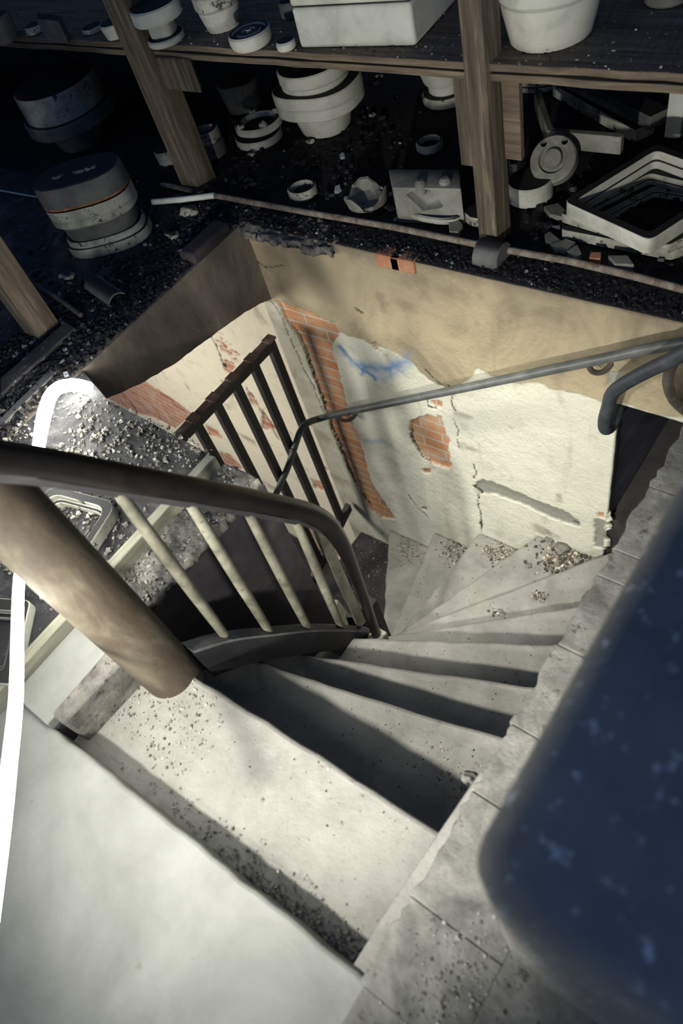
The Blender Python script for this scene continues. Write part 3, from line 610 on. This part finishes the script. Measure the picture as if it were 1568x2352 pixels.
stack(205, 345, 0, [(68, 0, 285, 'taper', 2, 1, 'mouldd', 'base drum of the big dark stack at the far left', 0), (100, 0, 262, 'disc', 2.2, 1, 'mouldd', 'wide ring in the big dark stack at the far left', 0),
                    (92, 0, 182, 'disc', 2, 1, 'mould2', 'large grey drum on top of the dark stack at the far left', 0)])
stack(1240, 214, 0, [(80, 0, 202, 'disc', 2.2, .9, 'mould2', 'bottom flange of the wide mould under the shelf, right of the middle post', 0), (75, 0, 180, 'ring', 2.2, .9, 'mould2', 'upper flange of the wide mould under the shelf, right of the middle post', 0)])
stack(1520, 262, 0, [(42, 0, 244, 'disc', 2, 1, 'mouldd', 'dark disc at the far right under the shelf', 0), (36, 0, 200, 'taper', 2, 1, 'mouldd', 'dark cup on the disc at the far right under the shelf', 0)])
# big oval stack with the rust band
oc = at(272, 604, 0); ax1 = at(180, 590, 0); ax2 = at(362, 545, 0); ang = math.atan2(ax2.y-ax1.y, ax2.x-ax1.x); R = (ax2-ax1).length/2*1.02; cc = (ax1+ax2)/2+hz(ax1)*R*.42
GM = 'plaster moulds left on the shelves and floor'
o = MB().lathe(prof('oval_rim', R, .075), 64, 1, .62, 2.6).build('plaster_mould', M['mould2'], loc=(cc.x, cc.y, 0), rot=(0, 0, ang)); tag(o, 'bottom oval mould with an open trough, lying on the rubble floor under the rust-streaked one', 'mould', GM)
o = MB().lathe([(0, 0), (R*.82, 0), (R*.86, .02), (R*.86, .07), (0, .07)], 64, 1, .62, 2.6).build('plaster_mould', M['mouldd'], loc=(cc.x, cc.y, .075), rot=(0, 0, ang)); tag(o, 'dark oval core between the two halves of the big oval mould', 'mould', GM)
o = MB().lathe([(0, 0), (R*.94, 0), (R, .01), (R, .03), (R*.97, .035), (R, .042), (R, .085), (0, .085)], 64, 1, .64, 2.6).build('plaster_mould', M['mould2'], loc=(cc.x, cc.y, .145), rot=(0, 0, ang)); tag(o, 'middle oval mould half below the rust line of the big oval stack', 'mould', GM)
t_ = MB().lathe([(0, 0), (R*1.0, 0), (R*1.0, .06), (R*.96, .085), (R*.9, .09), (0, .09)], 64, 1, .64, 2.6).build('plaster_mould', M['mouldd'], loc=(cc.x, cc.y, .242), rot=(0, 0, ang)); tag(t_, 'top oval mould of the big stack with a rust-orange seam and dark dusty top', 'mould', GM)
MB().lathe([(R*.995, -.006), (R*1.003, -.005), (R*1.003, .003), (R*.995, .004), (R*.995, -.006)], 64, 1, .64, 2.6).build('rust_seam', M['rustband'], t_)
for s_ in (-.35, .12, .38): MB().rock((.03, .02, .012), int(s_*100), (s_*R, -.12*R, .095)).build('plaster_crumb', M['mould2'], t_)

def polybox(name, P, z0, z1, mat, label, cat, bevel=.004, group=None):
    c = Vector((sum(p[0] for p in P)/len(P), sum(p[1] for p in P)/len(P), z0))
    return tag(MB().prism([(p[0]-c.x, p[1]-c.y) for p in P], 0, z1-z0).build(name, M[mat], loc=c, bevel=bevel), label, cat, group)
def frame(P, w, z0, z1, mat, label, r=.02, w2=None):
    """open rectangular frame mould from four corner points"""
    c = sum((Vector((p[0], p[1], 0)) for p in P), Vector())/4; c.z = z0
    def rr(Q, rad, n=5):
        out = []
        for i in range(4):
            a, b, d = Q[i-1], Q[i], Q[(i+1) % 4]; u = (a-b).normalized(); w_ = (d-b).normalized()
            for k in range(n+1):
                t = k/n; out.append(b+u*rad*(1-t)**2+w_*rad*t**2)
        return out
    Q = [Vector((p[0], p[1], 0))-Vector((c.x, c.y, 0)) for p in P]
    e1 = (Q[1]-Q[0]).normalized(); e2 = (Q[3]-Q[0]).normalized()
    In = [Q[0]+e1*w+e2*w, Q[1]-e1*w+e2*w, Q[2]-e1*w-e2*w, Q[3]+e1*w-e2*w]
    I2 = [Q[0]+e1*w*1.4+e2*w*1.4, Q[1]-e1*w*1.4+e2*w*1.4, Q[2]-e1*w*1.4-e2*w*1.4, Q[3]+e1*w*1.4-e2*w*1.4]
    h = z1-z0; O = rr(Q, r); I = rr(In, r*.9); J = rr(I2, r*.8); n = len(O); v = []
    for (ring, z) in ((O, 0), (O, h), (I, h), (I, h*.5), (J, h*.5), (J, 0)): v += [(p.x, p.y, z) for p in ring]
    f = []
    for s in range(6):
        a, b = s*n, ((s+1) % 6)*n
        for k in range(n): f.append((a+k, a+(k+1) % n, b+(k+1) % n, b+k))
    return tag(MB().add(v, f).build('frame_mould', M[mat], loc=c, bevel=.003), label, 'mould', 'open rectangular frame moulds')
A, B_, D_ = at(1293, 462, .13), at(1492, 553, .13), at(1505, 330, .13); C_ = B_+D_-A
frame([A, B_, C_, D_], .03, .075, .13, 'mould', 'large open square frame mould on top of the pile at the right, white front edge', .03)
A, B_, D_ = at(1284, 492, .07), at(1530, 592, .03), at(1490, 400, .05); C_ = B_+D_-A
frame([A, B_, C_, D_], .03, .04, .074, 'mould2', 'middle frame mould in the pile at the right, chipped corner', .02)
A, B_, D_ = at(1284, 530, .03), at(1545, 600, .0), at(1500, 420, .03); C_ = B_+D_-A
frame([A, B_, C_, D_], .03, .0, .036, 'mould2', 'bottom frame mould in the pile at the right, flat on the floor', .02)
# L-shaped slab, resting on other moulds
a, b, c_ = at(1226, 235, .13), at(1256, 322, .13), at(1425, 338, .13)
def strip(P, t):
    P = [Vector((p.x, p.y, 0)) for p in P]; L_ = []; R_ = []
    for i, p in enumerate(P):
        d = (P[min(i+1, len(P)-1)]-P[max(i-1, 0)]).normalized(); nrm = Vector((-d.y, d.x, 0)); L_.append(p); R_.append(p+nrm*t)
    return [(p.x, p.y) for p in L_+R_[::-1]]
polybox('angle_mould', strip([a, b, c_], .03), .10, .165, 'clay', 'grey L-shaped mould piece with a broken right end, leaning over the holed disc', 'mould')
for (p, q, z0, lab, m_) in (((1268, 222), (1455, 330), .0, 'long dark plank-like slab in front, under the shelf at the right', 'mould2'), ((1300, 205), (1490, 300), .05, 'long dark slab behind the other one, under the shelf at the right', 'mouldd')):
    a = at(*p, z0); b = at(*q, z0); d = (b-a).normalized(); nrm = Vector((-d.y, d.x, 0)); 
    if nrm.dot(hz(a)) < 0: nrm = -nrm
    polybox('long_slab', [a, b, b+nrm*.09, a+nrm*.09], z0, z0+.05, m_, lab, 'slab', group='long slabs under the shelf')
p = at(1542, 318, 0); polybox('upright_slat', [(p.x-.03, p.y), (p.x+.03, p.y), (p.x+.03, p.y+.03), (p.x-.03, p.y+.03)], 0, zat(p, 1542, 178), 'white', 'pale upright slat at the right edge, reaching from the floor to the shelf', 'slat')
# holed disc leaning
dc = at(1272, 372, .10); R_ = 52*dep(dc)/F
dirc = -hz(dc)
o = MB().lathe([(0, -.025), (R_-.005, -.025), (R_, -.02), (R_, .02), (R_-.005, .025), (R_*.62, .025), (R_*.58, .012), (R_*.42, .012), (R_*.38, .032), (0, .032)], 56).build('disc_mould', M['clay'], loc=(dc.x, dc.y, .105))
o.rotation_euler = (dirc*.8+Vector((-.25, 0, .75))).to_track_quat('Z', 'Y').to_euler()
cm = MB()
for a in (1.1, 2.3): cm.lathe([(0, -.06), (.012, -.06), (.012, .06), (0, .06)], 16, c=(R_*.8*math.cos(a), R_*.8*math.sin(a), 0))
bpy.context.view_layer.update()
cut(o, cm, rot=o.rotation_euler, loc=o.location)
tag(o, 'grey round disc mould with two small holes, leaning behind the white cylinder', 'mould')
# curved shard beside it
def shard(name, P, z0, th, mat, label, cat, tilt=(0, 0, 0)):
    pts = P; c = sum(pts, Vector())/len(pts); c.z = z0
    return tag(MB().prism([(p.x-c.x, p.y-c.y) for p in pts], 0, th).build(name, M[mat], loc=c, rot=tilt, bevel=.003), label, cat)
shard('broken_shard', [at(x, y, .05) for x, y in ((1192, 305), (1208, 302), (1214, 335), (1205, 370), (1188, 400), (1172, 402), (1168, 385), (1186, 362), (1192, 335))], .03, .06, 'mould2', 'curved broken plaster shard standing left of the holed disc', 'shard')
# big blade shard
shard('broken_shard', [at(x, y, .12) for x, y in ((982, 388), (1005, 345), (1035, 318), (1068, 312), (1072, 330), (1060, 352), (1045, 385))], .05, .025, 'mouldd', 'dark blade-shaped shard leaning behind the broken square mould', 'shard', (.35, .1, 0))
# broken square mould block
a, b, c_, d_ = at(915, 512, 0), at(1068, 518, 0), at(1072, 420, .0), at(925, 425, .0)
o = polybox('square_mould', [a, b, b+hz(b)*.14, a+hz(a)*.14], 0, .15, 'clay', 'broken square mould with a hollowed grey front, left of the middle post', 'mould', bevel=.008)
ctr = (a+b)/2-o.location
cm = MB(); cm.rock((.085, .07, .05), 3, (o.location.x+ctr.x-.01, o.location.y+ctr.y-.015, .10), sub=3, j=.1)
cut(o, cm)
for (px, py, rr) in ((965, 425, .022), (1022, 420, .024)):
    q = at(px, py, .15)-o.location; MB().lathe([(0, -.03), (rr, -.03), (rr*.9, .012), (rr*.5, .02), (0, .021)], 20, c=(q.x, q.y, q.z)).build('stud', M['clay'], o)
g = a.lerp(b, .5)-o.location
MB().lathe([(.10, -.0), (.115, .0), (.12, .02), (.105, .025), (.10, 0)], 40, 1, .45, 2.4, c=(g.x, g.y+.03, .02)).build('bottom_rim', M['mould2'], o)
# broken bowl
p = at(852, 500, 0); R_ = 52*dep(p)/F; cc = p+hz(p)*R_; bm_ = MB(); seg = 40; v = []; f = []
for k in range(seg):
    t = 2*math.pi*k/seg; hh = .055+.028*math.sin(3*t+.8)+random.uniform(-.008, .008)
    for (rr, z) in ((.45, 0), (.9, .02), (1.0, hh), (.88, hh-.004), (.75, .03), (.35, .012)): v.append((R_*rr*math.cos(t), R_*rr*math.sin(t), z))
for k in range(seg):
    for j in range(5): f.append((k*6+j, ((k+1) % seg)*6+j, ((k+1) % seg)*6+j+1, k*6+j+1))
f.append(tuple(k*6 for k in range(seg))[::-1]); f.append(tuple(k*6+5 for k in range(seg)))
tag(bm_.add(v, f).build('broken_bowl', M['clay'], loc=(cc.x, cc.y, 0)), 'broken plaster bowl with a jagged rim, beside the rusty pipe', 'bowl')
shard('broken_shard', [at(x, y, .02) for x, y in ((1030, 512), (1050, 505), (1063, 520), (1052, 538), (1032, 537))], .0, .03, 'clay', 'small grey wedge shard in front of the broken square mould', 'shard')
shard('broken_shard', [at(x, y, .03) for x, y in ((1062, 490), (1098, 465), (1100, 508), (1080, 505))], .0, .04, 'mould2', 'pale angular shard wedged against the middle post foot', 'shard')
for i, P in enumerate((((1250, 540), (1262, 532), (1290, 555), (1268, 562), (1252, 558)), ((1262, 565), (1300, 552), (1322, 560), (1300, 580), (1275, 578)), ((1248, 480), (1282, 472), (1300, 490), (1290, 505), (1262, 498)),
                       ((1300, 585), (1325, 570), (1335, 590), (1318, 602)), ((1355, 590), (1380, 590), (1378, 606), (1352, 604)), ((1395, 600), (1440, 600), (1455, 622), (1410, 620)))):
    shard('flat_shard', [at(x, y, .01) for x, y in P], .002, .012+.004*i, 'clay' if i != 4 else 'brickm',
          ('small flat shard nearest the middle post, by the frame pile', 'flat dark shard with pale edge in front of the frame pile', 'rounded grey shard behind the frame pile corner', 'thin brown shard close to the rusty pipe',
           'small reddish brick chip in front of the frame pile', 'wide grey shard in front of the bottom frame mould')[i], 'shard')
for i, (x, y, s) in enumerate(((870, 172, .018), (855, 262, .016), (432, 488, .045), (395, 540, .03), (155, 633, .03), (575, 352, .02), (712, 322, .02), (1180, 1, .01))[:7]):
    p = at(x, y, .01)
    tag(MB().rock((s*1.3, s, s*.6), 40+i, j=.5).build('plaster_chip', M['mould2'], loc=(p.x, p.y, s*.35)),
        ('pale chip right of the large mould stack, under the shelf', 'small pale chip lying right of the large mould stack foot', 'flat grey stone at the corner beneath the white tube', 'pale lump right of the oval mould stack',
         'white lump on the left floor below the oval mould stack', 'dark chip left of the two-disc mould stack', 'reddish chip at the foot of the large mould stack')[i], 'chip')
# curved tile shard left
p = at(240, 668, .01); q = MB(); v = []; f = []
for i in range(9):
    t = math.pi*(.15+.7*i/8)
    for yy_ in (-.11, .11):
        for rr in (.05, .042): v.append((yy_, rr*math.cos(t), rr*math.sin(t)))
for i in range(8):
    a = 4*i; b = a+4; f += [(a, b, b+2, a+2), (a+1, a+3, b+3, b+1), (a, a+1, b+1, b), (a+2, b+2, b+3, a+3)]
f += [(0, 2, 3, 1), (32, 33, 35, 34)]
tag(q.add(v, f).build('tile_shard', M['mouldd'], loc=(p.x, p.y, -.012), rot=(0, 0, -.2)), 'curved dark pipe or tile shard on the left floor', 'shard')

# ---- on the shelf
SZ = .62
a = at(690, 112, SZ); b = at(955, 107, SZ); d = at(1045, 38, SZ); 
zt = .94; e = b-a; n_ = Vector((-e.y, e.x, 0)).normalized()*.32
bx = empty('box_mould', ((a+b)/2+n_*.5), 'large white rectangular plaster box mould on the shelf, two halves with a stepped seam', 'mould', GM)
bx.location.z = SZ
def lp(*P): return [(p.x-bx.location.x, p.y-bx.location.y) for p in P]
MB().prism(lp(a, b, b+n_, a+n_), 0, .125).build('lower_half', M['mould'], bx, bevel=.012, bseg=3)
MB().prism(lp(a, b, b+n_, a+n_), .1265, .24).build('upper_half', M['mould'], bx, bevel=.012, bseg=3)
MB().prism(lp(a, b, b+n_, a+n_), .2415, .33).build('lid', M['mould2'], bx, bevel=.01, bseg=3)
stack(1265, 127, SZ, [(112, 0, 18, 'taper', 2, 1, 'mould', 'big white drum mould on the shelf, right of the middle post', 0), (116, 0, -60, 'disc', 2, 1, 'mould', 'second white drum piece stacked on the big drum at the right', 0)])
stack(520, 76, SZ, [(48, 0, 18, 'taper', 2, 1, 'mould', 'white tapered cup mould on the shelf, third from the left post', 0), (52, 0, -20, 'disc', 2, 1, 'mould2', 'grey cap of the tapered cup mould on the shelf', 0)])
stack(585, 119, SZ, [(50, 0, 82, 'rounds', 2, 1, 'mould', 'low round mould with dark ringed top at the shelf edge', 0)])
stack(662, 120, SZ, [(23, 0, 98, 'disc', 2, 1, 'mould', 'smallest cylinder mould at the shelf edge, left of the box mould', 0)])
sp_ = stack(390, 108, SZ, [(44, 0, 90, 'disc', 2, 1, 'mould', 'round foot of the spool-shaped mould on the shelf, right of the left post', 0), (29, 0, 42, 'disc', 3, 1, 'mould', 'notched stem of the spool-shaped mould on the shelf', .4), (58, 0, 10, 'disc', 2, 1, 'mould', 'wide head of the spool-shaped mould on the shelf', 0)])
stack(275, 91, SZ, [(32, 0, 52, 'taper', 2, 1, 'mould', 'bright white cup mould on the shelf, left of the left corner post', 0)])
stack(218, 78, SZ, [(25, 0, 64, 'disc', 2, 1, 'mould2', 'small round mould with a knob, second to the left of the corner post', 0)])
stack(88, 79, SZ, [(23, 0, 58, 'disc', 2, 1, 'mould2', 'small dim disc mould on the shelf at the far left', 0)])
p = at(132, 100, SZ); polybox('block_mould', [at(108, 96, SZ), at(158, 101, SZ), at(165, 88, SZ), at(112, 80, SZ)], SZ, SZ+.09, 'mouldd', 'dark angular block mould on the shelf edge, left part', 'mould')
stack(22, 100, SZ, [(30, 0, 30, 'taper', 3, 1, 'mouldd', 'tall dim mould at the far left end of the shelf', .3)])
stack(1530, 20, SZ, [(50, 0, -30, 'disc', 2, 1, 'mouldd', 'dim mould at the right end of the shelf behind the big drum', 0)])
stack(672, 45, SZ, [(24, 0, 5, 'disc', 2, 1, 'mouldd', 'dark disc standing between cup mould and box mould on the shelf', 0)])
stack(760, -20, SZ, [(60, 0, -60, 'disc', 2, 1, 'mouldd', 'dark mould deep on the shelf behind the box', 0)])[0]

# frame moulds on the left slab
A, B_, D_ = at(275, 1160, .03), at(190, 1290, .03), at(120, 1120, .03); C_ = B_+D_-A
frame([A, B_, C_, D_], .028, .0, .045, 'mould2', 'dusty open frame mould lying on the floor slab behind the railing', .05)
A, B_, D_ = at(72, 1380, .03), at(30, 1575, .03), at(-80, 1370, .03); C_ = B_+D_-A
frame([A, B_, C_, D_], .04, .0, .035, 'mould', 'white frame mould lying left of the glowing tube', .02)
# timber curb and foot board at the left
P = [at(0, 905, .02), at(0, 868, .02), at(150, 738, .02), at(172, 752, .02)]
polybox('floor_batten', P, 0, .02, 'sootslab', 'dark batten lying on the floor at the foot of the left timber post', 'batten')
P = [at(-5, 985, .01), at(-5, 965, .01), at(115, 845, .01), at(128, 855, .01)]
polybox('floor_batten', P, 0, .010, 'flat', 'thin lath on the floor slab beside the bright end of the tube', 'batten')
for i, P in enumerate((((868, 574), (900, 566), (905, 592), (872, 588)), ((906, 568), (936, 577), (934, 600), (906, 594)))):
    w0 = [atY(x, y, YW-.004) for x, y in P]; xs = [q.x for q in w0]
    tag(MB().box((-.055, -.03, -.028), (.055, .03, .028)).build('loose_brick', M['brickm'], loc=(sum(xs)/4, YW+.02, -.03), bevel=.005), ('left one of two red brick ends set in the top of the plaster wall', 'right one of two red brick ends set in the top of the plaster wall')[i], 'brick', 'brick ends in the wall top')
p = at(498, 560, 0); q = at(525, 512, 0); 
tag(MB().box((-.045, -.12, -.03), (.045, .12, .03)).build('loose_brick', M['spandrel'], loc=(-2.40, 1.64, .015), rot=(0, 0, .02), bevel=.014, bseg=3), 'dark worn brick on top of the left band wall, near the corner', 'brick')

# ------------------------------------------------------------------ debris
def chips(name, n, region, size, mat, label, zf=lambda x, y: 0., flat=.35, clump=0):
    V = []; Fc = []; k = 0
    while k < n:
        x, y = region()
        if clump and fbm(np.array([x]), np.array([y]), 5)[0] < random.uniform(-.5, clump): continue
        s = size[0]+(size[1]-size[0])*random.random()**3; a = random.uniform(0, 6.28); z = zf(x, y); o = len(V); m_ = random.choice((3, 4, 5))
        tx, ty = random.uniform(-.35, .35), random.uniform(-.35, .35)
        base = [(math.cos(a+6.283*j/m_)*s*random.uniform(.5, 1), math.sin(a+6.283*j/m_)*s*random.uniform(.5, 1)) for j in range(m_)]
        h = s*flat*random.uniform(.5, 1.3)
        for zz, sc_ in ((0, 1), (h, .8)):
            for (bx_, by_) in base: V.append((x+bx_*sc_, y+by_*sc_, z+zz+(bx_*tx+by_*ty+s*.3)*(1 if zz else .2)))
        Fc += [tuple(o+j for j in range(m_))[::-1], tuple(o+m_+j for j in range(m_))]+[(o+j, o+(j+1) % m_, o+m_+(j+1) % m_, o+m_+j) for j in range(m_)]
        k += 1
    me = bpy.data.meshes.new(name); me.from_pydata(V, [], Fc); o = bpy.data.objects.new(name, me); C.objects.link(o); me.materials.append(M[mat])
    return tag(o, label, 'debris', kind='stuff')
U = random.uniform
chips('floor_debris', 9000, lambda: (U(-2.85, -2.36), U(.45, 1.95)) if random.random() < .75 else (U(-3.3, -2.36), U(.3, 2.1)), (.003, .018), 'chipdark', 'dark coal-like grit and white flakes strewn on the floor left of the stairwell', clump=.3)
chips('slab_debris', 2600, lambda: (U(-2.5, -1.56), U(.1, .78)), (.003, .014), 'chippale', 'pale crumbs and flakes on the floor slab behind the railing', clump=.2)
chips('edge_debris', 2600, lambda: (U(-2.4, -.33), YW+abs(random.gauss(.03, .05))), (.002, .010), 'chipdark', 'dark grit on the ledge between the plaster wall top and the rusty pipe')
chips('storeroom_debris', 1500, lambda: (U(-3.2, -.3), 2.0+abs(random.gauss(0, .45))), (.004, .024), 'chipdark', 'broken bits scattered on the storeroom floor under the shelf')
chips('shelf_debris', 900, lambda: (U(-4, 0), 2.0+abs(random.gauss(0, .12))), (.002, .008), 'chipbrown', 'dust and crumbs on the shelf edge', zf=lambda x, y: .618)
def on_tread(k, ctr, sx, sy, n, size, lab, mat='chipbrown'):
    return chips('stair_debris', n, lambda: (random.gauss(ctr[0], sx), min(YW-.01, random.gauss(ctr[1], sy))), size, mat, lab, zf=lambda x, y: -HR*k)
on_tread(7, (-.80, 1.75), .07, .05, 700, (.004, .018), 'dark rubble and leaves at the wall end of the seventh tread')
on_tread(8, (-1.14, 1.76), .07, .04, 500, (.003, .010), 'dark crumbs on the tread below the forked crack')
on_tread(9, (-1.47, 1.77), .06, .04, 600, (.003, .010), 'brown plaster crumbs where the ninth tread meets the wall')
on_tread(10, (-1.82, 1.74), .09, .05, 500, (.002, .007), 'fine dirt on the lowest pale tread against the wall')
on_tread(11, (-2.08, 1.55), .12, .13, 900, (.002, .007), 'fine dark grit on the shadowed landing at the foot of the wall')
q = at(1237, 1370, -HR*6); on_tread(6, (q.x, q.y), .018, .014, 160, (.003, .008), 'small dark clump of dirt in the middle of a tread')
q = at(1125, 1268, -HR*8); on_tread(8, (q.x, q.y), .018, .016, 130, (.003, .008), 'small dark clump of dirt on the upper end of a tread')
q = at(1140, 1405, -HR*6); on_tread(6, (q.x, q.y), .02, .012, 30, (.004, .011), 'few dark chips on the tread beside the nosing')
for k in range(1, 10):
    a, b = N_[k-1]; c_, d_ = N_[k]
    def reg(a=a, b=b, c_=c_, d_=d_):
        s, t = random.random(), random.random(); return ((a[0]*(1-s)+b[0]*s)*(1-t)+(c_[0]*(1-s)+d_[0]*s)*t*.97, (a[1]*(1-s)+b[1]*s)*(1-t)+(c_[1]*(1-s)+d_[1]*s)*t*.97)
    chips('stair_dust', 110, reg, (.0015, .005), 'chipbrown', 'fine crumbs strewn over %s tread of the winding stairs' % ('the top', 'the second', 'the third', 'the fourth', 'the fifth', 'the sixth', 'the seventh', 'the eighth', 'the ninth')[k-1], zf=lambda x, y, k=k: ZT(k))
chips('landing_crumbs', 900, lambda: (-.36-abs(random.gauss(0,.3)), -.118+abs(random.gauss(0, .028))), (.0015, .006), 'chippale', 'pale crumbs heaped along the joint between landing and top tread', zf=lambda x, y: -.14+.005)
chips('curb_crumbs', 500, lambda: (U(-1.29, -1.0), U(-.05, .17)), (.0015, .007), 'chippale', 'pale crumbs at the foot of the newel post', zf=lambda x, y: -.14)
chips('coping_crumbs', 700, lambda: (random.gauss(-.17, .05), U(-.5, .12)), (.002, .007), 'chippale', 'grit on the floor round the corner of the parapet', zf=lambda x, y: .006)
for i, (x, y, k, s, lab) in enumerate(((1290, 1265, 7, .038, 'largest plaster lump among the rubble at the wall end of a tread'), (1262, 1240, 7, .022, 'dark stone lump behind the largest plaster lump'), (1215, 1300, 7, .016, 'small pale stone left of the tread rubble'),
                                       (1078, 1790, 2, .022, 'pale pebble in the shaded right corner of the second tread'), (1150, 1492-88, 6, .010, 'tiny white chip on the sixth tread'))):
    p = at(x, y, -HR*k)
    tag(MB().rock((s*1.2, s, s*.7), 70+i, j=.5).build('stone_lump', M['rubble'] if i != 3 else M['mould2'], loc=(p.x, p.y, -HR*k+s*.4)), lab, 'stone')

# ------------------------------------------------------------------ the glowing light hose
tp = [(-25, 2120, .53), (5, 1900, .49), (22, 1750, .45), (37, 1600, .41), (40, 1450, .36), (44, 1330, .31), (60, 1200, .25), (85, 1050, .17), (100, 960, .12), (122, 900, .075), (165, 884, .045), (205, 892, .03)]
path = smooth_path([at(x, y, z) for x, y, z in tp], 3); c = path[-1].copy()
o = MB().tube(local(path, c), [.0125 if i < 18 else .0125+.011*min(1, (i-18)/6) for i in range(len(path))], 8).build('light_hose', M['glow'], loc=c)  # end widened to stand in for the glow around it
tag(o, 'glowing white light hose at the left edge, its end lying on the floor slab', 'lamp')

on_tread(1, (-.46, -.06), .06, .035, 700, (.002, .010), 'dark and pale rubble heaped in the right corner of the top tread')
chips('rubble_chips', 1100, lambda: (U(-1.505, -1.36), U(.1, .76)), (.002, .009), 'chippale', 'mortar crumbs on top of the dark inner wall', zf=lambda x, y: -.022)
chips('tread_grit', 500, lambda: (-.33-abs(random.gauss(0, .16)), random.gauss(.38, .05)), (.0015, .005), 'chipbrown', 'grit in the shaded corner of the second tread', zf=lambda x, y: -HR*2)
for i, (P, lab) in enumerate(((((488, 1231, -.35), (520, 1234, -.37), (545, 1222, -.36), (556, 1208, -.34)), 'pale dangling fibre in the void between the second and third baluster'),
                             (((480, 1392, -.45), (498, 1362, -.44), (512, 1330, -.40), (520, 1318, -.38)), 'pale twig behind the second baluster, low in the void'))):
    pts = smooth_path([at(*p) for p in P], 5); tag(MB().tube(local(pts, pts[0]), .0016, 6).build('fibre', M['white'], loc=pts[0]), lab, 'fibre')
sc.cycles.diffuse_bounces = 3
